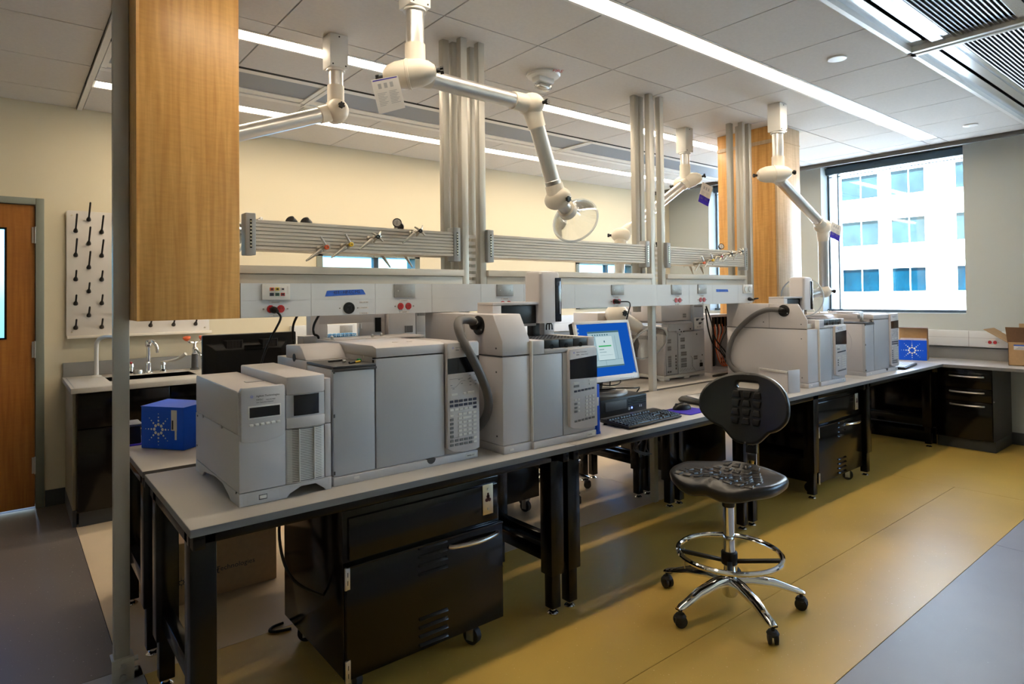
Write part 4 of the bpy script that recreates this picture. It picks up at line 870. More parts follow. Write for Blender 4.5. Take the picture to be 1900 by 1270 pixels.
# ================================================================== computer corner
b = solo('binder', M().box(1.764, .085, ZB+.001, 1.784, .30, .996), BLUEB, 'upright blue plastic panel wedged right of the sampler with the tower', 'binder', None, .002)
part('handle_slot', M().box(1.766, .083, .895, 1.776, .0855, .935), INSW, b, .001); part('foot', M().box(1.760, .0845, ZB, 1.787, .30, ZB+.012), BLUEB, b, .001)
t = thing('desktop_computer', 'low black desktop computer under the monitor foot', 'computer', (2.18, .42, ZB))
part('case', M().box(2.0, .285, ZB+.004, 2.372, .62, .868), BLKP, t, .003)
part('drive_bay', M().box(2.035, .281, .805, 2.20, .286, .852), DGR, t, .001); part('grille', (lambda q: [q.box(2.215, .281, .822+.008*k, 2.362, .285, .826+.008*k) for k in range(5)] and q)(M()), BLK, t)
part('power_button', M().lathe([(.009, 0), (.008, .004), (.001, .004)], (2.222, .285, .80), (0, -1, 0)), STL, t); part('status_light', M().lathe([(.006, 0), (.001, .004)], (2.247, .285, .802), (0, -1, 0)), emit('blue led', (.08, .12, 1), 3), t)
part('ports', M().box(2.308, .282, .80, 2.313, .286, .812).box(2.322, .282, .80, 2.327, .286, .812), STL, t)
t = thing('monitor', 'silver framed computer monitor with a blue desktop on its screen', 'monitor', (2.13, .42, .868))
a = radians(-3); A = Vector((cos(a), sin(a), 0)); tl = radians(-14)
UPM = (Vector((-sin(a), cos(a), 0))*sin(-tl)+Vector((0, 0, 1))*cos(tl)).normalized(); NM = -(A.cross(UPM)) if A.cross(UPM).y > 0 else A.cross(UPM)
MC = Vector((2.115, .345, 1.118)); hw, hh = .205, .165
def MP(u, v, q=0): return MC+A*u+UPM*v+NM*q
mtx = axes(MC, A, UPM)
part('rear_shell', M().obox(MP(0, 0, -.028), A*(hw-.002), UPM*(hh-.002), NM*.018), BLKP, t, .008)
f = M(); 
for u0, u1, v0, v1 in ((-hw, hw, hh-.016, hh), (-hw, hw, -hh, -hh+.03), (-hw, -hw+.014, -hh, hh), (hw-.014, hw, -hh, hh)): f.obox(MP((u0+u1)/2, (v0+v1)/2, 0), A*(u1-u0)/2, UPM*(v1-v0)/2, NM*.009)
bz = part('bezel', f, WHITEM, t, .002)
def scr(name, rects, m, q, par):
    b = M()
    for u0, u1, v0, v1 in rects: b.obox(MP((u0+u1)/2, (v0+v1)/2, q), A*(u1-u0)/2, UPM*(v1-v0)/2, NM*.0002)
    return part(name, b, m, par)
SB = emit('screen blue', (.008, .10, .52), .30); SW = emit('screen pale', (.42, .60, .66), .30); SW2 = emit('screen white', (.60, .76, .78), .32); SG = emit('screen green', (.05, .48, .15), .3); SD = emit('screen grey', (.10, .22, .27), .25)
sc = scr('screen', [(-hw+.013, hw-.013, -hh+.029, hh-.015)], SB, .003, t)
scr('open_window', [(-.12, .112, -.088, .108)], SW, .0036, sc); scr('title_bar', [(-.12, .112, .098, .108), (-.12, .112, -.088, -.080)], SD, .0041, sc)
scr('toolbar', [(-.09+.018*k, -.082+.018*k, .083, .091) for k in range(7)], SD, .0041, sc); scr('pane_lines', [(-.115, .107, -.0505, -.0495), (-.02, -.019, -.08, -.05), (-.075, -.074, -.05, .08), (.075, .076, -.05, .08)], SD, .0041, sc)
dl = scr('dialog', [(-.068, .052, -.052, .078)], SW2, .0046, sc); scr('progress_bar', [(-.055, .038, .022, .029)], SG, .005, dl); scr('dialog_text', [(-.055, -.02, .006, .009), (-.055, -.005, -.008, -.006), (-.055, .04, -.024, -.0232), (-.012, -.004, .045, .055), (-.068, .052, -.0525, -.050)], SD, .005, dl)
scr('desktop_icons', [(-.185, -.178, .10+.02*k, .108+.02*k) for k in range(2)]+[(-.185+.016*k, -.176+.016*k, -.128, -.121) for k in range(3)]+[(.165, .185, -.134, -.130)], SW, .0036, sc)
part('bezel_buttons', (lambda q: [q.obox(MP(.06+.016*k, -hh+.008, .0095), A*.005, UPM*.0018, NM*.0006) for k in range(7)] and q)(M()), INSG, bz)
part('neck', M().obox((2.15, .455, .96), (.045, 0, 0), (0, .016, 0), (0, -.02, .085)), BLKP, t, .004)
ring = [(2.19+.15*cos(2*pi*k/36), .445+.125*sin(2*pi*k/36)) for k in range(36)]
part('stand_foot', M().loft([[(x, y, .8685) for x, y in ring], [(x, y, .880) for x, y in ring], [(2.19+(x-2.19)*.9, .445+(y-.445)*.9, .890) for x, y in ring]]), ALU, t)
part('stand_pad', M().loft([[(2.17+(x-2.19)*.7, .455+(y-.445)*.65, .890) for x, y in ring], [(2.17+(x-2.19)*.66, .455+(y-.445)*.6, .895) for x, y in ring]]), BLKP, t)
for pts, lab in (([(2.10, .47, 1.0), (2.14, .46, .93), (2.22, .40, .915), (2.31, .42, .93), (2.33, .50, 1.0)], 'black cable looping under the monitor, left end'), ([(2.06, .50, .98), (2.12, .43, .905), (2.24, .37, .9), (2.33, .33, .896), (2.40, .36, .885), (2.42, .45, .80), (2.44, .52, .766)], 'black cable trailing from under the monitor over the computer')):
    solo('monitor_cable', M().tube(pts, .0035, 7, 6), BLKP, lab, 'cable', 'cables under the monitor')
t = thing('keyboard', 'black computer keyboard on the bench edge before the monitor', 'keyboard', (2.13, .16, ZB))
K0 = Vector((1.945, .045, ZB)); ka = radians(3); KX = Vector((cos(ka), sin(ka), 0)); KY = Vector((-sin(ka), cos(ka), 0))
KL, KW = .452, .185
def KP(u, v, z): return K0+KX*u+KY*v+Vector((0, 0, z))
def kprism(u0, u1, prof): return M().loft([[KP(u0, v, z) for v, z in prof], [KP(u1, v, z) for v, z in prof]])
part('tray', kprism(0, KL, [(0, .002), (KW, .012), (KW, .030), (.16, .030), (0, .015), (-.004, .010)]), BLKP, t, .003)
part('strip', kprism(.004, KL-.10, [(.162, .030), (KW-.002, .0308), (KW-.002, .0302)]), DGR, t)
kb = M()
def key(u, v, wu, wv):
    z = .015+v/.16*.015; hu, hv = wu/2, wv/2
    kb.loft([[KP(u+a*hu, v+c*hv, z-.001) for a, c in ((-1,-1),(1,-1),(1,1),(-1,1))], [KP(u+a*(hu-.002), v+c*(hv-.002), z+.0065) for a, c in ((-1,-1),(1,-1),(1,1),(-1,1))]])
pit = .0190
for r in range(5):
    v = .018+r*.0205
    if r == 0:
        for k, wd in ((.012, .022), (.036, .022), (.060, .022), (.13, .11), (.20, .022), (.224, .022), (.248, .022), (.276, .022)): key(k+.004, v, wd, .0175)
    else:
        for k in range(15): key(.014+k*pit, v, .0172, .0175)
    for k in range(3):
        if r in (0, 3, 4) or (r == 1 and k == 1): key(.312+k*pit, v, .0172, .0175)
    for k in range(4): key(.378+k*pit, v, .0172, .0175)
for k in range(15): key(.014+k*.0215+(k//4)*.006, .135, .0175, .0155)
part('keys', kb, BLKP, t, kind='stuff'); part('tilt_foot', M().obox(KP(.02, .165, .006), KX*.012, KY*.003, (0, 0, .008)).obox(KP(.43, .165, .006), KX*.012, KY*.003, (0, 0, .008)), BLKP, t)
pd = solo('mouse_pad', M().prism(rrect(-.095, -.09, .105, .09, .012), 'xy', 0, .004).xf(Matrix.Translation((2.565, .165, ZB+.0005)) @ Matrix.Rotation(radians(4), 4, 'Z')), PURP, 'violet blue mouse pad by the bench edge', 'mouse pad')
def mouse(name, label, x, y, z, a, m, s=1):
    t = thing(name, label, 'mouse', (x, y, z)); mt = Matrix.Translation((x, y, z)) @ Matrix.Rotation(a, 4, 'Z') @ Matrix.Scale(s, 4)
    R = []
    for i in range(7):
        f = i/6; q = (1-f**2.2)**.5 if f < 1 else .02
        R.append([(.058*max(q, .05)*cos(2*pi*k/24)-.004*f, .032*max(q, .05)*sin(2*pi*k/24)*(1-.12*cos(2*pi*k/24)), .036*f) for k in range(24)])
    part('shell', M().loft(R).xf(mt), m, t, ang=60); part('wheel', M().cyl((.034, -.004, .026), (.034, .004, .026), .008, n=12).xf(mt), DGR, t)
    return t
ms = mouse('computer_mouse', 'black mouse sitting on the violet mouse pad', 2.575, .20, ZB+.005, radians(165), BLKP, 1.05)
part('cord', M().tube([(2.53, .215, .768), (2.46, .26, .763), (2.42, .30, .763), (2.40, .42, .763), (2.44, .55, .764)], .002, 6, 6), BLKP, ms)
t = thing('desk_phone', 'flat black and silver desk device with a curved front behind the mouse', 'telephone', (2.90, .27, ZB))
part('body', M().loft([[(2.76, .17, ZB+.002), (3.02, .16, ZB+.002), (3.04, .36, ZB+.002), (2.78, .37, ZB+.002)], [(2.75, .165, ZB+.014), (3.02, .155, ZB+.014), (3.04, .365, ZB+.02), (2.77, .375, ZB+.02)], [(2.77, .19, ZB+.026), (3.01, .18, ZB+.026), (3.03, .355, ZB+.038), (2.79, .36, ZB+.038)]]), BLKP, t, .006)
part('silver_top', M().loft([[(2.80, .21, ZB+.027), (2.97, .20, ZB+.027), (3.0, .33, ZB+.0365), (2.82, .34, ZB+.0365)], [(2.80, .21, ZB+.030), (2.97, .20, ZB+.030), (3.0, .33, ZB+.0395), (2.82, .34, ZB+.0395)]]), ALU, t, .002)
mouse('grey_mouse', 'pale grey mouse resting on the flat black desk device', 3.02, .30, ZB+.036, radians(200), INSG, 1.1)
# removed cover lying on the bench
t = thing('instrument_cover', 'loose white folded cover panel standing before the sampler with the bent hose', 'cover panel', (3.6, .12, ZB))
ca = radians(-6.5)
def cp_(b): return b.xf(Matrix.Translation((3.62, .327, ZB+.001)) @ Matrix.Rotation(radians(-103), 4, 'Z'))
part('face', cp_(M().prism(rrect(0, 0, .247, .145, .006), 'xz', 0, .006)), INS, t, .001); part('flange', cp_(M().box(.241, 0, .0, .247, .11, .150)), INS, t, .001)
part('top_lip', cp_(M().box(.02, -.012, .139, .245, .0, .145).box(.02, -.012, .133, .245, -.009, .145)), INSW, t, .001); part('foot_lip', cp_(M().box(.07, -.03, .0, .245, .0, .006)), INS, t, .001)
# far keyboard and mouse beside the window instrument
t = thing('keyboard', 'white topped dark keyboard at the far bench end by the blue and brown carton', 'keyboard', (5.8, .12, ZB))
FK = Matrix.Translation((5.455, .055, ZB)) @ Matrix.Rotation(radians(8), 4, 'Z')
part('tray', M().box(0, 0, .002, .46, .18, .018).xf(FK), BLKP, t, .003); kb = M()
for r in range(6):
    for k in range(21): kb.box(.012+.0208*k, .012+.0265*r, .018, .029+.0208*k, .034+.0265*r, .025)
part('keys', kb.xf(FK), WHITEM, t, kind='stuff')
mouse('computer_mouse', 'dark mouse by the blue and brown carton near the window', 5.85, .38, ZB+.001, radians(30), BLKP, 1.2)

# ================================================================== under bench cabinets
def caster(par, x, y, z, a=0, r=.036):
    c = part('caster', M().cyl((x-.014*cos(a), y-.014*sin(a), r), (x+.014*cos(a), y+.014*sin(a), r), r, n=18), RUB, par)
    d = Vector((cos(a), sin(a), 0)); n = Vector((-sin(a), cos(a), 0))
    f = M()
    for s in (-1, 1): f.obox(Vector((x, y, r+.012))+d*s*.018, d*.0025, n*.016, (0, 0, .028))
    f.obox((x, y, r+.043), d*.022, n*.022, (0, 0, .004)).cyl((x, y, r+.045), (x, y, z+.002), .016, n=12)
    part('fork', f, STL, c); part('hub', M().cyl(Vector((x, y, r))-d*.022, Vector((x, y, r))+d*.022, .008, n=10), STL, c); return c
def cabinet(label, dx, dy, w=.69, twocast=True):
    t = thing('mobile_cabinet', label, 'cabinet', (.85+dx, .4+dy, 0), 'black steel cabinets on casters')
    X0, X1 = .502+dx, .502+w+dx; Yf, Yb = .105+dy, .70+dy
    part('body', M().box(X0, Yf, .088, X1-.004, Yb, .672), BLKM, t, .003)
    dr = part('drawer', M().box(X0+.018, Yf-.018, .500, X1-.022, Yf, .648), BLKM, t, .004)
    door = part('door', M().box(X0+.004, Yf-.022, .092, X1-.001, Yf, .483), BLKM, t, .003)
    part('door_top_edge', M().box(X0+.004, Yf-.026, .478, X1-.001, Yf-.002, .486), BLKM, door, .0015)
    lv = M()
    for g in (.372, .108):
        for k in range(4):
            z = g+.0325*k; lv = M().prism([(Yf-.022, z), (Yf-.031, z+.002), (Yf-.022, z+.013)], 'yz', X0+.29*w/.69, X0+.415*w/.69); part('louvre', lv, BLKM, door, .0008)
    for z in (.445, .125): part('hinge', M().box(X0-.002, Yf-.026, z-.038, X0+.016, Yf-.021, z+.038).cyl((X0+.001, Yf-.024, z-.038), (X0+.001, Yf-.024, z+.038), .005, n=10), STL, door, .0006); part('hinge_pin', M().box(X0+.006, Yf-.0268, z-.022, X0+.009, Yf-.0255, z-.006).box(X0+.006, Yf-.0268, z+.006, X0+.009, Yf-.0255, z+.022), DGR, door)
    hx0, hx1 = X1-.262*w/.69, X1-.03
    part('handle', M().tube([(hx0, Yf-.022, .447), (hx0+.02, Yf-.038, .447), ((hx0+hx1)/2, Yf-.056, .447), (hx1-.02, Yf-.038, .447), (hx1, Yf-.022, .447)], .0085, 10, 5), CHR if dx > 1 else STL, door)
    pl = part('lock_plate', M().box(X1-.10, Yf-.0215, .530, X1-.048, Yf-.018, .652), BRASSY, dr, .0015)
    cx = X1-.074; b = M()
    for k in range(3): an = pi/2+2*pi*k/3; b.cyl((cx+.008*cos(an), Yf-.0218, .594+.009*sin(an)), (cx+.008*cos(an), Yf-.0235, .594+.009*sin(an)), .0075, n=12)
    b.box(cx-.004, Yf-.0235, .588, cx+.004, Yf-.0218, .618); part('key_slot', b, mat('dark red lacquer', (.06, .004, .004), .4), pl)
    part('screw', M().lathe([(.0055, 0), (.004, .0025), (.001, .0025)], (cx, Yf-.0215, .633), (0, -1, 0), 10).lathe([(.0055, 0), (.004, .0025), (.001, .0025)], (cx, Yf-.0215, .552), (0, -1, 0), 10), STL, pl)
    for x, y, a in ((X0+.07, Yf+.075, .3), (X1-.12, Yf+.035, .35), (X0+.06, Yb-.09, 1.2), (X1-.08, Yb-.09, 1.0)): caster(t, x, y, .088, a)
    return t
cabinet('black steel cabinet on casters under the left bench end, lock plate and bowed handle showing', 0, 0)
cabinet('black steel cabinet on casters behind the stool, lit louvres on its door', 3.46, .005, .70)
# rear side cabinets seen through the legs
for x, y, lab in ((1.70, 1.15, 'black cabinet on casters under the rear bench behind the computer'), (3.40, .85, 'black cabinet on casters under the rear bench behind the stool')):
    t = thing('mobile_cabinet', lab, 'cabinet', (x+.3, y+.25, 0), 'black steel cabinets on casters')
    part('body', M().box(x, y, .10, x+.62, y+.55 if y < 1 else 1.55, .66), BLKM, t, .004); part('back_lip', M().box(x+.02, y-.003, .12, x+.60, y, .64), BLKM, t, .001)
    for cx, cy, a in ((x+.07, y+.06, .5), (x+.55, y+.06, .2), (x+.07, y+.30, 1), (x+.55, y+.30, .8)): caster(t, cx, cy, .10, a)
t = thing('modesty_panel', 'black knee space back panel hanging under the window end of the bench', 'panel', (6.25, .4, .2))
part('sheet', M().box(6.245, .09, .165, 6.255, .72, .70), BLKM, t, .002); part('skirt', M().box(6.25, .09, .012, 6.262, 1.5, .155), BLKM, t, .002); part('upper_rail', M().box(6.20, .09, .66, 6.245, .72, .72), BLKM, t, .002)
part('latch', M().box(6.19, .30, .685, 6.20, .36, .694).box(6.196, .13, .70, 6.20, .14, .708), STL, t)
for pts, lab in (([(.40, .40, .735), (.36, .33, .55), (.40, .30, .40), (.53, .28, .31), (.57, .33, .36), (.60, .36, .55), (.60, .40, .735)], 'black cable drooping in a loop under the left bench end'), ([(.53, .80, .006), (.485, .795, .006), (.462, .77, .006), (.485, .745, .006), (.54, .73, .006)], 'black cable end curled on the floor behind the left cabinet')):
    solo('floor_cable', M().tube(pts, .0055, 8, 7), BLKP, lab, 'cable')
t = thing('cable_bundle', 'tangle of dark cables under the bench behind the stool', 'cables', (2.75, .72, .5)); b = M()
for k in range(7): b.tube([(2.62+.02*k, .70, .70), (2.66+random.random()*.12, .67, .60), (2.70+random.random()*.15, .66, .5), (2.68+random.random()*.2, .68, .42), (2.80+.02*k, .70, .36)], .004, 6, 5)
part('strands', b, DGR, t)
# cartons on the floor
t = thing('cardboard_carton', 'large brown carton on the floor under the left end of the benches', 'carton', (.34, 1.45, 0))
part('box', M().box(.095, 1.28, 0, .66, 1.66, .285), CARD, t, .004); part('flap_seam', M().box(.095, 1.465, .2852, .66, 1.468, .2862), CARDD, t); part('tape', M().box(.095, 1.44, .2851, .66, 1.495, .2855), CARDD, t)
spark((.225, 1.2798, .105), FXX, FZZ, .035, INK, t); text('Agilent', .045, (.262, 1.2792, .105), FXX, FZZ, INK, t); text('Technologies', .034, (.372, 1.2792, .113), FXX, FZZ, INK, t)

# ================================================================== lab stool
def stool(label, x, y, rot, parent=None):
    t = thing('lab_stool', label, 'stool', (0, 0, 0), 'black polyurethane lab stools', world=False)
    del_ = t
    # five legged chrome base
    hub = part('hub', M().lathe([(.028, .055), (.034, .065), (.036, .13), (.030, .16)], (0, 0, 0), (0, 0, 1), 20), CHR, t)
    for k in range(5):
        a = 2*pi*k/5+t_phase; c, s = cos(a), sin(a)
        def Q(r, w, z): return (c*r-s*w, s*r+c*w, z)
        pr = [(.025, .026, .148, .105), (.10, .024, .150, .110), (.20, .021, .132, .098), (.27, .019, .105, .078), (.31, .019, .092, .070), (.326, .014, .082, .072)]
        rings = [[Q(r, w*.6, lo), Q(r, w, lo+.006), Q(r, w, hi-.010), Q(r, w*.55, hi), Q(r, -w*.55, hi), Q(r, -w, hi-.010), Q(r, -w, lo+.006), Q(r, -w*.6, lo)] for r, w, hi, lo in pr]
        lg = part('leg', M().loft(rings), CHR, t, ang=50)
        w_ = M(); ca = a+1.1
        for sg in (-1, 1):
            o = Vector(Q(.312, 0, .027))+Vector((cos(ca)*.014*sg, sin(ca)*.014*sg, 0)); d = Vector((cos(ca), sin(ca), 0))
            w_.lathe([(.012, -.008), (.025, -.008), (.027, -.003), (.026, .005), (.012, .008)], o, d*sg, 18)
        w_.cyl(Q(.312, 0, .03), Q(.312, 0, .082), .008, n=10).lathe([(.022, .035), (.026, .045), (.018, .056)], Q(.312, 0, 0), (0, 0, 1), 14)
        part('caster', w_, RUB, lg)
    part('gas_tube', M().cyl((0, 0, .15), (0, 0, .47), .0255, n=24), CHR, t); part('gas_collar', M().lathe([(.0265, .455), (.0285, .46), (.0285, .49), (.024, .495)], (0, 0, 0), (0, 0, 1), 24), BLKP, t); part('gas_piston', M().cyl((0, 0, .48), (0, 0, .545), .0145, n=16), BLKP, t)
    fr_ = part('foot_ring', M().torus((0, 0, .245), (0, 0, 1), .225, .0115, 56, 10), CHR, t); sp = M()
    for k in range(4): a = pi/2*k+.45; sp.obox((cos(a)*.125, sin(a)*.125, .222+.0), (cos(a)*.10, sin(a)*.10, .012), (-sin(a)*.011, cos(a)*.011, 0), (0, 0, .007))
    part('ring_spokes', sp.lathe([(.030, .195), (.036, .20), (.036, .25), (.030, .255)], (0, 0, 0), (0, 0, 1), 20), BLKP, fr_, .002)
    part('seat_plate', M().box(-.11, -.08, .535, .10, .08, .552), BLKP, t, .004)
    # seat : front is +x
    NR, NA = 9, 48
    def rim(a):
        c, s = cos(a), sin(a); e = 2.6
        r = 1/((abs(c)/.228)**e+(abs(s)/.245)**e)**(1/e)
        if c < 0: r *= 1-.20*(abs(c)**3)*(1 if abs(s) > .0 else 1)
        r *= 1+.05*math.exp(-((a-2.45)/.35)**2)+.05*math.exp(-((a+2.45)/.35)**2)
        return r
    def ztop(x, y):
        z = .612-.030*math.exp(-((x+.03)**2+y*y*.6)/.016)
        z += .020*math.exp(-(y/.055)**2)*max(0, min(1, (x+.05)/.2))
        z -= .035*max(0, (x-.14)/.09)**2
        z += .018*max(0, (-x-.08)/.12)**1.5*math.exp(-(y/.12)**2)
        z -= .020*max(0, (-x-.05)/.15)*(1-math.exp(-(y/.14)**2))
        return z
    rings = []
    for f in [.02]+[i/NR for i in range(1, NR)]+[.97]: rings.append([(rim(2*pi*k/NA)*f*cos(2*pi*k/NA), rim(2*pi*k/NA)*f*sin(2*pi*k/NA), ztop(rim(2*pi*k/NA)*f*cos(2*pi*k/NA), rim(2*pi*k/NA)*f*sin(2*pi*k/NA))) for k in range(NA)])
    for f, dz in ((1.0, -.010), (1.005, -.022), (.985, -.040), (.94, -.052), (.6, -.058)): rings.append([(rim(2*pi*k/NA)*f*cos(2*pi*k/NA), rim(2*pi*k/NA)*f*sin(2*pi*k/NA), ztop(rim(2*pi*k/NA)*.97*cos(2*pi*k/NA), rim(2*pi*k/NA)*.97*sin(2*pi*k/NA))*(1 if f > .9 else 0)+(.565-.0 if f <= .9 else 0)+(dz if f > .9 else -.015)) for k in range(NA)])
    seat = part('seat', M().loft(rings), PUR, t, ang=70)
    def block(par, P, hu, hv, flip, zf, hgt=.005):
        q = ((-1.15, -1), (1.15, -1), (.80, 1), (-.80, 1)) if not flip else ((-.80, -1), (.80, -1), (1.15, 1), (-1.15, 1))
        lo, hi = [], []
        for u, v in q:
            x, y = P[0]+v*hv, P[1]+u*hu; lo.append((x, y, zf(x, y)-.003)); x2, y2 = P[0]+v*hv*.86, P[1]+u*hu*.86; hi.append((x2, y2, zf(x2, y2)+hgt))
        return M().loft([lo, hi])
    for r, (xx, n) in enumerate(((.155, 8), (.105, 8), (.055, 8), (.005, 7), (-.045, 6), (-.095, 5), (-.145, 4))):
        for k in range(n):
            yy = (k-(n-1)/2)*.047
            part('tread_block', block(seat, (xx, yy), .017, .017, (k+r) % 2, ztop), PUR, seat, .0015, seg=1)
    # back rest
    bk = []
    for k in range(72):
        a = 2*pi*k/72; c, s = cos(a), sin(a); e = 2.35; r = 1/((abs(c)/.207)**e+(abs(s)/.122)**e)**(1/e); bk.append((r*c, r*s))
    out = []
    for x_, z_ in bk:
        if z_ < -.02:                     # lower edge narrows to a tongue
            k = min(1, (-z_-.02)/.09); z_ -= .055*math.exp(-(x_/.085)**4)*k
            z_ += .012*k*(1-math.exp(-((abs(x_)-.135)/.05)**2))*(abs(x_) > .1)
        z_ += .018*(1-(abs(x_)/.207)**2) if z_ > 0 else 0
        out.append((x_, z_))
    mtb = Matrix.Translation((-.235, 0, .885)) @ Matrix.Rotation(radians(-9), 4, 'Y') @ Matrix(((0, 0, 1, 0), (1, 0, 0, 0), (0, 1, 0, 0), (0, 0, 0, 1)))
    me = shape2d('backrest', [out, rrect(-.066, .064, .066, .116, .024)], .006, .012, mtb)
    bm = bmesh.new(); bm.from_mesh(me)
    for q in range(-19, 20): bmesh.ops.bisect_plane(bm, geom=bm.verts[:]+bm.edges[:]+bm.faces[:], plane_co=(0, q*.0105, 0), plane_no=(0, 1, 0))
    bm.to_mesh(me); bm.free()
    for v in me.vertices: v.co.x += .10*(abs(v.co.y)/.2)**2*.55
    back = link('backrest', me, PUR, t)
    for r in range(4):
        for k in range(3):
            yy, zz = (k-1)*.052, .045-r*.042; xo = .10*(abs(yy)/.2)**2*.55
            b = M(); q = ((-1.15, 1), (1.15, 1), (.8, -1), (-.8, -1)) if (r+k) % 2 else ((-.8, 1), (.8, 1), (1.15, -1), (-1.15, -1))
            lo = [mtb @ Vector((yy+u*.020, zz+v*.017, .014)) for u, v in q]; hi = [mtb @ Vector((yy+u*.0165, zz+v*.014, .0270)) for u, v in q]
            for p in lo+hi: p.x += xo
            part('back_block', b.loft([lo, hi]), PUR, back, .0025, seg=2)
    br = M().tube([(-.06, 0, .535), (-.22, 0, .530), (-.262, 0, .555), (-.270, 0, .62), (-.268, 0, .84)], .012, 4, 5)
    part('back_bar', M().obox((-.17, 0, .533), (.10, 0, 0), (0, .022, 0), (0, 0, .005)).obox((-.272, 0, .67), (.004, 0, .0), (0, .022, 0), (0, 0, .142)), CHR, t, .002)
    part('bar_boot', M().obox((-.268, 0, .69), (.011, 0, 0), (0, .026, 0), (0, 0, .045)).obox((-.256, 0, .69), (.002, 0, 0), (0, .018, .018), (0, -.003, .003)).obox((-.256, 0, .69), (.002, 0, 0), (0, .018, -.018), (0, .003, .003)), PUR, t, .002)
    part('tilt_lever', M().tube([(.02, -.05, .54), (.0, -.17, .535), (-.01, -.20, .53)], .005, 8), BLKP, t)
    part('chain', M().tube([(.06, -.19, .235), (.062, -.192, .18), (.06, -.19, .14)], .003, 6), BRASSY, t)
    t.location = (x, y, 0); t.rotation_euler = (0, 0, rot); return t
SR = radians(188); t_phase = radians(28)-SR
st1 = stool('black lab stool with a chrome foot ring on the yellow floor before the bench', 2.133, -.374, SR)
st2 = clone(st1); st2.location = (2.62, 1.40, 0); st2.rotation_euler = (0, 0, radians(140)); st1['group'] = st2['group'] = 'lab stools'; st2['label'] = 'second black stool behind the benches, only a chrome caster arm showing between the table legs'

# ================================================================== rear bench equipment
t = thing('printed_carton', 'bright blue carton with white starburst on the rear bench, left of the instruments', 'carton', (.20, 1.28, ZB))
e1 = Vector((.135, -.185, 0)).normalized(); e2 = Vector((.185, .135, 0)).normalized(); O = Vector((.06, 1.253, ZB))
def BX(a, c, z): return O+e1*a+e2*c+Vector((0, 0, z))
W_, D_, H_ = .229, .165, .188
part('box', M().loft([[BX(0, 0, .001), BX(W_, 0, .001), BX(W_, D_, .001), BX(0, D_, .001)], [BX(0, 0, H_), BX(W_, 0, H_), BX(W_, D_, H_), BX(0, D_, H_)]]), BLUEC, t, .003)
part('lid_flap', M().loft([[BX(-.001, -.001, H_-.002), BX(W_+.001, -.001, H_-.002), BX(W_+.001, D_*.93, H_+.003), BX(-.001, D_*.93, H_+.006)], [BX(-.001, -.001, H_), BX(W_+.001, -.001, H_), BX(W_+.001, D_*.93, H_+.005), BX(-.001, D_*.93, H_+.008)]]), BLUEC, t)
spark(BX(.095, -.001, .088), e1, FZZ, .072, WPRINT, t)
def decal(name, O_, ex, ez, a0, a1, z0, z1, m, par, n):
    P = [O_+ex*a+ez*z for a, z in ((a0, z0), (a1, z0), (a1, z1), (a0, z1))]; n = Vector(n)
    return part(name, M().add(P+[p+n for p in P], [(0, 3, 2, 1), (4, 5, 6, 7), (0, 1, 5, 4), (1, 2, 6, 5), (2, 3, 7, 6), (3, 0, 4, 7)]), m, par)
Z3 = Vector((0, 0, 1))
decal('shipping_label', O-e2*.0005, e1, Z3, .163, .193, .085, .175, PAPER, t, -e2*.0006); decal('barcode', O-e2*.0012, e1, Z3, .167, .175, .09, .13, INK, t, -e2*.0004); decal('shipping_label', O-e2*.0005, e1, Z3, .182, .192, .045, .085, PAPER, t, -e2*.0006)
t = thing('label_printer', 'black and grey tape dispenser behind the blue starburst carton', 'tape dispenser', (.02, 1.42, ZB))
part('body', M().prism([(1.34, ZB+.006), (1.50, ZB+.006), (1.50, ZB+.06), (1.46, ZB+.085), (1.36, ZB+.08)], 'yz', .005, .075), BLKP, t, .006); part('top_cover', M().box(0, 1.34, ZB+.084, .08, 1.47, ZB+.096), mat('slate plastic', (.10, .12, .16), .4), t, .005)
solo('mouse_pad', M().prism(rrect(0, 0, .20, .18, .012), 'xy', 0, .005).xf(Matrix.Translation((.004, 1.322, ZB+.0005))), PURP, 'violet blue pad half hidden by the blue starburst carton', 'mouse pad')
# monitor seen from behind
t = thing('monitor', 'black flat monitor seen from behind on the rear bench', 'monitor', (.52, 1.2, ZB))
part('shell', M().box(.298, 1.19, .92, .735, 1.215, 1.255), BLKP, t, .008)
part('rear_bulge', M().loft([[(.31, 1.19, .97), (.69, 1.19, .97), (.69, 1.19, 1.215), (.31, 1.19, 1.215)], [(.35, 1.165, 1.0), (.65, 1.165, 1.0), (.65, 1.165, 1.18), (.35, 1.165, 1.18)]]), BLKP, t, .004)
for x in (.40, .565):
    part('vent', (lambda q: [q.box(x+.007*k, 1.168, 1.188, x+.0035+.007*k, 1.1705, 1.222) for k in range(9)] and q)(M()), DGR, t)
    part('vent_hood', M().loft([[(x-.015, 1.19, 1.185), (x+.078, 1.19, 1.185), (x+.078, 1.19, 1.226), (x-.015, 1.19, 1.226)], [(x-.004, 1.1705, 1.187), (x+.066, 1.1705, 1.187), (x+.066, 1.1705, 1.223), (x-.004, 1.1705, 1.223)]]), BLKP, t)
part('carry_slot', M().box(.475, 1.158, 1.175, .56, 1.166, 1.20), BLK, t, .003); part('stand', M().box(.46, 1.155, ZB+.012, .56, 1.185, 1.05).box(.39, 1.08, ZB, .63, 1.29, ZB+.014), BLKP, t, .005)
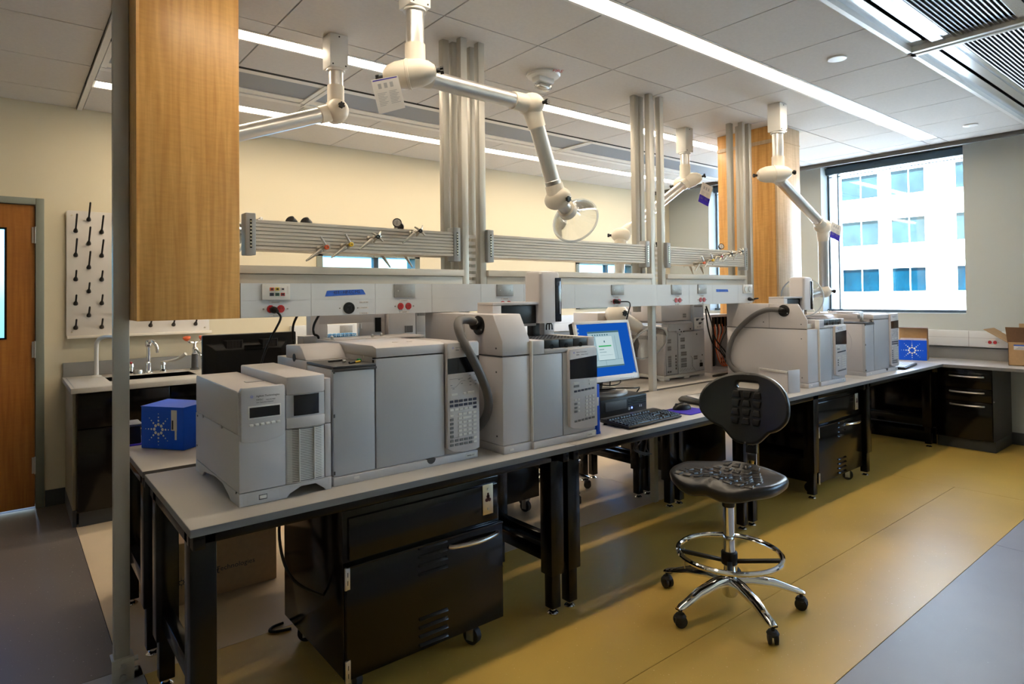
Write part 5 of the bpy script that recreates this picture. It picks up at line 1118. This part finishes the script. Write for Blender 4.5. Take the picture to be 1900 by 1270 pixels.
# tray autosampler with vials
t = thing('autosampler', 'white open framed autosampler holding pale blue vials on the rear bench', 'lab instrument', (1.0, 1.25, ZB))
part('body', M().box(.73, 1.06, ZB, 1.20, 1.52, 1.155), INS, t, .004); part('tray_deck', M().box(.715, 1.03, 1.157, 1.19, 1.50, 1.172), INSG, t, .002)
part('left_bin', M().box(.715, 1.04, 1.172, .80, 1.12, 1.235).box(.80, 1.05, 1.172, 1.04, 1.07, 1.222), INSG, t, .002)
fr2 = M().box(.775, 1.10, 1.172, .82, 1.16, 1.345).box(.82, 1.13, 1.287, 1.20, 1.16, 1.345).box(1.06, 1.13, 1.172, 1.20, 1.16, 1.29).box(.82, 1.13, 1.172, .875, 1.16, 1.29)
part('frame', fr2, INS, t, .002); part('slot', M().box(1.14, 1.126, 1.235, 1.175, 1.131, 1.312), BLK, t)
part('rack', M().box(.94, 1.07, 1.172, 1.195, 1.13, 1.215).box(.86, 1.135, 1.172, 1.06, 1.30, 1.195), BLKP, t, .002)
vm = glassy('blue vial glass', (.55, .75, .9), .12, .6)
for j in range(3):
    for i in range(8): part('vial', M().lathe([(.008, 0), (.008, .026), (.005, .029), (.006, .030), (.006, .036), (.001, .036)], (.875+.0235*i, 1.16+.026*j, 1.196), (0, 0, 1), 10), vm, t)
for x in (1.02, 1.10): part('clip', M().box(x, 1.066, 1.18, x+.016, 1.07, 1.20), INSW, t, .001)
part('needle_post', M().cyl((1.05, 1.12, 1.20), (1.05, 1.12, 1.285), .007, n=10).box(1.042, 1.11, 1.22, 1.058, 1.13, 1.26), STL, t)
t = thing('detector_module', 'white boxy module with small vent slots behind the wide oven instrument', 'lab instrument', (1.33, 1.25, ZB))
part('body', M().box(1.206, 1.10, ZB, 1.375, 1.50, 1.35), INS, t, .004); part('rear_tower', M().box(1.378, 1.10, ZB, 1.445, 1.50, 1.36), INSG, t, .003)
part('vent', (lambda q: [q.box(1.305+.0065*k, 1.0985, 1.225, 1.3085+.0065*k, 1.101, 1.262) for k in range(8)] and q)(M()), DGR, t); part('vent', (lambda q: [q.box(1.385+.0085*k, 1.0985, 1.315, 1.389+.0085*k, 1.101, 1.352) for k in range(7)] and q)(M()), DGR, t)
for x in (1.395, 1.425): part('connector', M().lathe([(.010, 0), (.010, .008), (.006, .009), (.006, .016), (.001, .016)], (x, 1.10, 1.20), (0, -1, 0), 12), STL, t)
part('connector_plate', M().box(1.382, 1.0985, 1.18, 1.442, 1.1, 1.225), INSB, t)
# instrument seen from the back
def ventset(t, items, name='vent'):
    for x, z, nx, nz, y in items:
        q = M()
        for i in range(nx):
            for k in range(nz): q.box(x+.0056*i, y-.0012, z+.017*k, x+.0034+.0056*i, y+.001, z+.014+.017*k)
        part(name, q, GINK, t)
t = thing('rear_facing_instrument', 'white oven instrument turned so its vented grey back faces the camera, behind a strut post', 'lab instrument', (3.70, 1.25, ZB))
YR = 1.0
bs = M().box(3.445, YR, ZB+.016, 3.975, 1.54, ZB+.04)
for x in (3.45, 3.70, 3.90): bs.box(x, YR, ZB, x+.07, YR+.06, ZB+.018).box(x, 1.46, ZB, x+.07, 1.54, ZB+.018)
part('base', bs, INSW, t, .003)
part('side_cover', M().box(3.447, YR+.006, .802, 3.60, 1.53, 1.165).box(3.60, YR+.03, .802, 3.97, 1.53, 1.15), INS, t, .004); part('corner_panel', M().box(3.448, YR, .803, 3.475, YR+.01, 1.165), INS, t, .002)
part('left_back_panel', M().box(3.478, YR-.002, .805, 3.618, YR+.03, 1.128), INSG, t, .002); part('main_back_panel', M().box(3.622, YR-.006, .803, 3.965, YR+.03, 1.125), mat('cool grey panel', (.46, .48, .51), .5), t, .002)
part('top_bracket', M().box(3.505, YR-.004, 1.135, 3.82, YR+.06, 1.192).box(3.60, YR-.006, 1.12, 3.70, YR, 1.136), INSG, t, .003); part('top_deck', M().prism([(YR+.0, 1.195), (1.50, 1.195), (1.50, 1.21), (YR+.03, 1.21)], 'yz', 3.50, 3.82), INS, t, .002)
ventset(t, [(3.495, 1.045, 8, 2, YR-.002), (3.495, .99, 8, 2, YR-.002), (3.500, .915, 7, 2, YR-.002), (3.500, .865, 7, 3, YR-.002), (3.650, 1.05, 10, 2, YR-.006), (3.650, .995, 10, 2, YR-.006), (3.655, .94, 13, 2, YR-.006), (3.655, .89, 13, 2, YR-.006), (3.655, .85, 13, 2, YR-.006), (3.82, .90, 9, 2, YR-.006), (3.90, .86, 5, 2, YR-.006)])
part('power_inlet', M().box(3.895, YR-.009, .838, 3.935, YR-.006, .868), BLK, t, .001); part('service_outline', M().tube([(3.78, YR-.007, .93), (3.80, YR-.007, .915), (3.80, YR-.007, .85), (3.84, YR-.007, .81), (3.95, YR-.007, .81)], .001, 5), DGR, t)
part('port_row', (lambda q: [q.box(3.49+.028*k, YR-.004, .822, 3.508+.028*k, YR-.001, .833) for k in range(2)]+[q.box(3.59, YR-.004, .84+.024*k, 3.60, YR-.001, .855+.024*k) for k in range(5)] and q)(M()), DGR, t)
part('rating_print', (lambda q: [q.box(3.64+.012*k, YR-.0068, .822+.006*(k % 3), 3.647+.012*k, YR-.006, .826+.006*(k % 3)) for k in range(14)] and q)(M()), GINK, t)
for x, z in ((3.66, 1.128), (3.69, 1.128), (3.64, 1.145), (3.78, 1.145), (3.64, 1.105), (3.86, 1.10), (3.93, .93)): part('screw', M().cyl((x, YR-.003, z), (x, YR-.009, z), .005, n=8), BLK, t)
part('side_vent', (lambda q: [q.box(3.4455, 1.06+.011*k, 1.07, 3.448, 1.0655+.011*k, 1.10) for k in range(28)] and q)(M()), GINK, t)
part('side_seam', M().box(3.446, YR+.01, 1.155, 3.448, 1.53, 1.157), GINK, t)
part('upper_module', M().box(3.455, YR+.02, 1.213, 3.825, 1.46, 1.338), INS, t, .004); ventset(t, [(3.72, 1.235, 8, 2, YR+.02)]); part('rear_tower', M().box(3.832, YR, 1.13, 3.97, 1.30, 1.35), mat('cool grey panel', (.46, .48, .51), .5), t, .003)
ventset(t, [(3.84, 1.315, 20, 2, YR)]); part('connector_plate', M().box(3.838, YR-.003, 1.14, 3.965, YR, 1.232), INSW, t, .001)
for x, z in ((3.87, 1.215), (3.94, 1.215), (3.905, 1.185)): part('connector', M().cyl((x, YR-.003, z), (x, YR-.014, z), .008, n=10).obox((x, YR-.012, z), (.016, 0, .006), (0, .003, 0), (0, 0, .003)), DGR, t)
text('1N 250', .018, (3.87, YR-.0035, 1.150), FXX, FZZ, GINK, t, name='printed_mark')
t = thing('white_module', 'white box module with a grey plate behind the monitor, beside the fume hood', 'lab instrument', (3.15, 1.42, ZB))
part('body', M().box(3.02, 1.27, ZB, 3.40, 1.53, 1.285), INS, t, .004); part('plate', M().box(3.27, 1.267, 1.235, 3.36, 1.27, 1.272), PLATE, t, .001); part('switch', M().box(3.225, 1.266, 1.235, 3.248, 1.27, 1.275), WPRINT, t, .001); part('hinge_line', M().box(3.02, 1.268, 1.20, 3.40, 1.2705, 1.203), GINK, t)
# open rack with hanging cables
t = thing('open_module_rack', 'open backed white rack full of hanging orange and black cables', 'lab instrument', (4.33, 1.3, ZB))
part('frame', M().box(4.14, 1.05, ZB, 4.16, 1.5, 1.245).box(4.45, 1.05, ZB, 4.47, 1.5, 1.245).box(4.16, 1.05, 1.225, 4.45, 1.5, 1.245).box(4.16, 1.45, ZB, 4.45, 1.47, 1.225).box(4.16, 1.05, ZB, 4.45, 1.5, ZB+.02), INS, t, .002)
part('dark_module', M().box(4.165, 1.12, .80, 4.30, 1.44, 1.07), BLKP, t, .003); part('grey_module', M().box(4.31, 1.20, .79, 4.44, 1.44, 1.10), mat('slate plastic', (.10, .12, .16), .4), t, .003)
b = M(); 
for k in range(5): b.box(4.19+.055*k, 1.06, 1.14, 4.21+.055*k, 1.09, 1.22)
part('plug_row', b, BLKP, t, .002)
for col, off, n in ((ORG, 0, 3), (BLKP, .05, 3), (PVC, .02, 2)):
    b = M()
    for k in range(n):
        x = 4.20+.055*k+off; b.tube([(x+.02, 1.07, 1.16), (x, 1.05, 1.10), (4.22+.02*k+off*.6, 1.06, .98), (4.24+.03*k+off, 1.05, .88), (4.30+.03*k, 1.06, .82), (4.36+.025*k, 1.07, .80)], .0055 if col is ORG else .0035, 7, 5)
    part('cables', b, col, t)
solo('bench_cable', M().tube([(3.99, .99, 1.32), (4.02, .96, 1.18), (4.10, .98, 1.05), (4.20, .94, .92), (4.25, .93, .78), (4.05, .93, .766), (3.95, .91, .766), (4.02, .88, .766), (4.2, .90, .766)], .006, 8, 7), BLKP, 'black cable running down beside the rear facing instrument onto the bench', 'cable')
solo('bench_cable', M().tube([(3.99, .995, 1.30), (4.01, .99, 1.15), (4.07, .99, 1.02), (4.15, .97, .94), (4.24, .95, .86)], .006, 8, 7), BLKP, 'black cable crossing before the orange cables', 'cable')

# ================================================================== sink run along the back wall
SZ = .885; SY = 2.70
t = thing('sink_counter', 'grey counter with a sink basin on the back wall, behind the left post', 'sink counter', (.67, 3.1, SZ))
bx = (.13, .66, 2.97, 3.24)
b = M().box(-.10, SY, SZ-.032, bx[0], 3.474, SZ).box(bx[1], SY, SZ-.032, 1.44, 3.474, SZ).box(bx[0], SY, SZ-.032, bx[1], bx[2], SZ).box(bx[0], bx[3], SZ-.032, bx[1], 3.474, SZ)
part('worktop', b, EPOXY, t, .002); part('back_splash', M().box(-.095, 3.452, SZ, 1.44, 3.474, SZ+.10), EPOXYB, t, .003); part('drip_groove', M().box(-.085, SY+.02, SZ, -.078, 3.4, SZ+.0008).box(-.085, SY+.02, SZ, 1.44, SY+.027, SZ+.0008), EPOXYB, t)
part('basin', M().box(bx[0]-.006, bx[2]-.006, SZ-.22, bx[0], bx[3]+.006, SZ-.002).box(bx[1], bx[2]-.006, SZ-.22, bx[1]+.006, bx[3]+.006, SZ-.002).box(bx[0], bx[2]-.006, SZ-.22, bx[1], bx[2], SZ-.002).box(bx[0], bx[3], SZ-.22, bx[1], bx[3]+.006, SZ-.002).box(bx[0], bx[2], SZ-.225, bx[1], bx[3], SZ-.22), mat('dark epoxy basin', (.10, .098, .09), .4), t)
t = thing('sink_cabinet', 'black base cabinet under the sink counter with a pale end panel', 'cabinet', (.67, 3.1, 0))
part('carcass', M().box(-.062, SY+.085, .10, -.044, 3.46, SZ-.033).box(1.40, SY+.085, .10, 1.42, 3.46, SZ-.033).box(-.044, SY+.085, .10, 1.40, 3.46, .12).box(-.044, 3.44, .12, 1.40, 3.46, SZ-.033), BLKM, t); part('end_panel', M().box(-.082, SY+.16, .10, -.063, 3.465, SZ-.033), mat('taupe end panel', (.33, .28, .19), .5), t, .002); part('end_plinth', M().box(-.083, SY+.15, 0, -.062, 3.465, .10), BASEB, t)
for a, c in ((-.06, .45), (.455, .95), (.955, 1.42)):
    part('door', M().box(a, SY+.065, .11, c-.004, SY+.085, .615), BLKM, t, .003); part('drawer_front', M().box(a, SY+.065, .622, c-.004, SY+.085, .842), BLKM, t, .003)
part('plinth', M().box(-.05, SY+.13, 0, 1.42, SY+.15, .10), BASEB, t)
part('handle', M().tube([(.23, SY+.065, .588), (.25, SY+.045, .588), (.40, SY+.045, .588), (.42, SY+.065, .588)], .006, 8, 3), CHR, t)
FIX = mat('white epoxy coated fitting', (.62, .61, .58), .35, .2)
t = thing('gooseneck_faucet', 'tall grey gooseneck spout at the left of the sink, partly behind the post', 'faucet', (.09, 3.33, SZ))
part('spout', M().tube([(.09, 3.33, SZ), (.09, 3.33, SZ+.20), (.095, 3.32, SZ+.25), (.125, 3.28, SZ+.28), (.18, 3.20, SZ+.282), (.215, 3.15, SZ+.27)], .0135, 12, 6), FIX, t); part('flange', M().lathe([(.03, 0), (.03, .006), (.018, .012)], (.09, 3.33, SZ)), FIX, t); part('tip', M().lathe([(.011, 0), (.010, -.04), (.007, -.09), (.006, -.12)], (.222, 3.14, SZ+.27)), CHR, t)
t = thing('sink_faucet', 'chrome faucet with bent spout and white blade handle in the middle of the sink', 'faucet', (.41, 3.33, SZ))
part('column', M().lathe([(.03, 0), (.03, .006), (.02, .012), (.018, .075), (.014, .08), (.014, .19), (.022, .20), (.024, .225), (.018, .24), (.004, .245)], (.41, 3.33, SZ)), CHR, t); part('spout', M().tube([(.41, 3.33, SZ+.225), (.43, 3.29, SZ+.235), (.45, 3.25, SZ+.20), (.452, 3.245, SZ+.15)], [.015, .011], 12, 5), CHR, t)
for x, nm, m in ((.30, 'cold_handle', REDP), (.505, 'hot_handle', FIX)): part('valve_body', M().lathe([(.024, 0), (.024, .02), (.018, .024), (.016, .05), (.020, .055), (.018, .075), (.002, .08)], (x, 3.33, SZ)), CHR, t)
part('blade_handle', M().tube([(.505, 3.33, SZ+.075), (.54, 3.29, SZ+.08), (.59, 3.23, SZ+.10), (.63, 3.19, SZ+.135)], [.007, .014], 8, 5), FIX, t); part('index_button', M().lathe([(.008, 0), (.007, .008), (.001, .009)], (.30, 3.33, SZ+.08)), REDP, t); part('drain_knob', M().lathe([(.026, 0), (.026, .02), (.022, .03), (.001, .03)], (.345, 3.31, SZ)), STL, t)
t = thing('eyewash', 'grey bench eyewash post with two orange spray heads right of the sink', 'eyewash', (.72, 3.33, SZ))
part('post', M().lathe([(.032, 0), (.032, .008), (.024, .014), (.021, .12)], (.72, 3.33, SZ)), DGR, t); part('body', M().lathe([(.017, .11), (.019, .12), (.019, .165), (.012, .175), (.012, .215)], (.72, 3.33, SZ)), CHR, t); part('squeeze_lever', M().tube([(.725, 3.30, SZ+.16), (.745, 3.27, SZ+.12), (.762, 3.255, SZ+.075)], [.012, .007], 8, 3), CHR, t)
part('yoke', M().tube([(.672, 3.33, SZ+.225), (.69, 3.33, SZ+.21), (.72, 3.33, SZ+.205), (.75, 3.33, SZ+.21), (.768, 3.33, SZ+.225)], .009, 8, 3), CHR, t)
for x in (.668, .772): part('spray_head', M().lathe([(.010, 0), (.022, .010), (.028, .022), (.026, .032), (.002, .036)], (x, 3.33, SZ+.222), (-.15 if x < .7 else .15, -.15, 1), 16), ORG, t)
# peg board
t = thing('drying_peg_board', 'white drying board with black slanted pegs on the back wall above the sink', 'drying rack', (.39, 3.45, 1.16))
part('board', M().prism(rrect(-.076, 1.165, .853, 2.065, .015), 'xz', 3.452, 3.462), SHEET, t, .001); part('drip_tray', M().box(-.075, 3.385, 1.158, .855, 3.452, 1.166).box(-.075, 3.383, 1.158, .855, 3.388, 1.178), PVC, t, .001)
for x in (-.045, .82):
    for z in (1.20, 2.03): part('screw', M().cyl((x, 3.452, z), (x, 3.447, z), .006, n=8), BRASSY, t)
for i in range(12):
    x = -.022+.0775*i
    for k in range(10):
        if (k+i) % 2 == (0 if True else 1): continue
        z = 2.005-.0862*k+(.006*0); L = .165 if k < 5 else .095
        p0 = Vector((x, 3.45, z)); d = Vector((0, -.74, .67))
        if x > .83: continue
        part('peg', M().lathe([(.0145, -.004), (.0145, .004), (.011, .016), (.006, .028), (.006, L-.004), (.004, L), (.0005, L)], p0, d, 10), PEG, t)
# back wall bench, right part
t = thing('wall_counter', 'grey topped wall counter along the back wall beyond the benches', 'counter', (4.1, 3.2, .9))
part('worktop', M().box(1.46, 2.84, .87, 6.79, 3.477, .90), TOP, t, .002); part('edge_band', M().box(1.46, 2.838, .871, 6.79, 2.84, .899), EDGE, t); part('back_splash', M().box(1.46, 3.455, .90, 6.79, 3.477, .99), EPOXYB, t)
t = thing('wall_base_cabinets', 'row of black base cabinets under the back wall counter', 'cabinet', (4.1, 3.2, 0))
part('carcass', M().box(1.46, 2.92, .10, 6.78, 3.46, .869), BLKM, t); part('plinth', M().box(1.46, 2.98, 0, 6.78, 3.46, .10), BASEB, t)
for k in range(9): part('door', M().box(1.465+.59*k, 2.90, .11, 2.05+.59*k, 2.92, .86), BLKM, t, .003)
t = thing('wall_raceway', 'white raceway on the back wall above the wall counter', 'raceway', (4.1, 3.44, 1.1))
part('trunk', M().box(1.50, 3.42, 1.0, 6.79, 3.476, 1.185), RACE, t, .002); part('seam', M().box(1.50, 3.4192, 1.092, 6.79, 3.4205, 1.0935), GINK, t)
for x, lab in ((1.99, 'grey plate on the back wall raceway seen through the autosampler frame'), (5.10, 'grey plate on the back wall raceway left of the monitor top')):
    o = solo('cover_plate', M().box(x-.06, 3.413, 1.105, x+.06, 3.42, 1.172), PLATE, lab, 'cover plate', 'grey blank cover plates', .002)
outlet(5.10, 1.05, 'small red twin outlet on the back wall raceway left of the monitor top', y=3.42)

# ================================================================== counter along the window wall
t = thing('window_counter', 'grey topped counter under the window at the right', 'counter', (6.48, .2, .75))
part('worktop', M().box(6.175, -1.7, .731, 6.795, 2.80, .759), TOP, t, .002); part('edge_band', M().box(6.1735, -1.7, .7315, 6.1752, 0, .7585), EDGE, t); part('back_splash', M().box(6.775, -1.7, .759, 6.798, 2.80, .872), EPOXYB, t, .002)
t = thing('drawer_cabinet', 'black three drawer cabinet with bowed steel pulls under the window counter', 'cabinet', (6.5, -.13, 0))
part('carcass', M().box(6.235, -.355, .10, 6.77, .085, .730), BLKM, t, .002); part('end_panel', M().box(6.22, -.357, .10, 6.78, -.355, .730), mat('charcoal enamel', (.035, .034, .034), .35), t); part('plinth', M().box(6.275, -.357, 0, 6.77, .085, .10), BASEB, t, .002)
for z0, z1 in ((.556, .690), (.440, .550), (.112, .434)):
    dr = part('drawer', M().box(6.212, -.350, z0, 6.235, .080, z1), BLKM, t, .002); zc = z1-.030
    part('handle', M().tube([(6.212, .012-.05, zc), (6.195, -.06, zc-.001), (6.186, -.165, zc-.002), (6.195, -.27, zc-.001), (6.212, -.295, zc)], .0075, 10, 5), STL, dr)
part('bolt', M().cyl((6.235, -.357, .45), (6.235, -.363, .45), .006, n=8), STL, t)
t = thing('wall_raceway', 'white raceway on the window wall above the counter', 'raceway', (6.78, .2, .95))
part('trunk', M().box(6.735, -1.7, .885, 6.798, 2.8, 1.035), RACE, t, .003)
for a in (-1.2, -.62, -.05, .52, 1.1): part('seam', M().box(6.734, a, .886, 6.7358, a+.003, 1.034), GINK, t)
part('seam', M().box(6.734, -1.7, .97, 6.7358, 2.8, .9715), GINK, t)
outlet(-.235, .935, 'red twin outlet on the window wall raceway left of the open carton', dx=.02, y=6.735, d=-1, axis='y')
t = thing('printed_carton', 'blue and brown carton with a white starburst by the window', 'carton', (6.4, .3, .76))
e1 = Vector((.075, -.30, 0)).normalized(); e2 = Vector((.30, .075, 0)).normalized(); O = Vector((6.30, .412, .76))
def B2(a, c, z): return O+e1*a+e2*c+Vector((0, 0, z))
def bxl(a0, a1, c0, c1, z0, z1): return M().loft([[B2(a0, c0, z0), B2(a1, c0, z0), B2(a1, c1, z0), B2(a0, c1, z0)], [B2(a0, c0, z1), B2(a1, c0, z1), B2(a1, c1, z1), B2(a0, c1, z1)]])
part('blue_face', bxl(0, .235, -.002, .005, .001, .192), BLUEC, t); part('box', bxl(0, .235, .006, .24, .001, .192), CARD, t); part('inner_flap', bxl(0, .235, .10, .105, .19, .305), CARD, t); part('side_flap', bxl(.236, .240, .02, .12, .20, .305), CARDD, t); part('top_flap', bxl(-.005, .235, .06, .16, .303, .308), CARDD, t); part('tuck_tab', bxl(.06, .13, -.004, .03, .186, .194), BLUEC, t, .001); part('pale_rim', bxl(.02, .234, -.0015, .004, .192, .212), mat('pale lilac card', (.52, .48, .55), .7), t)
spark(B2(.115, -.0022, .095), e1, FZZ, .092, WPRINT, t)
t = thing('open_carton', 'open brown cardboard carton with spread flaps on the window counter at the right edge', 'carton', (6.55, -.62, .76))
part('wall_panel', M().box(6.42, -.84, .76, 6.424, -.425, .965).box(6.42, -.429, .76, 6.77, -.425, .965).box(6.766, -.84, .76, 6.77, -.425, .965).box(6.42, -.84, .76, 6.77, -.836, .965).box(6.42, -.84, .76, 6.77, -.425, .765), CARD, t)
part('flap', M().obox((6.395, -.63, 1.03), (.003, 0, 0), (0, .21, 0), (-.03, 0, .068)), CARDD, t); part('flap', M().obox((6.59, -.34, 1.01), (.16, 0, 0), (0, .095, .06), (0, -.001, .0018)), CARD, t); part('flap', M().obox((6.795-.03, -.63, 1.04), (.002, 0, 0), (0, .2, 0), (.0, 0, .075)), CARD, t)
part('shipping_label', M().box(6.4185, -.56, .90, 6.42, -.465, .945), PAPER, t); part('label_band', M().box(6.418, -.56, .933, 6.4186, -.465, .945), TAPE, t); part('label_print', (lambda q: [q.box(6.418, -.55, .905+.007*k, 6.4186, -.475-.01*k, .908+.007*k) for k in range(3)] and q)(M()), GINK, t)
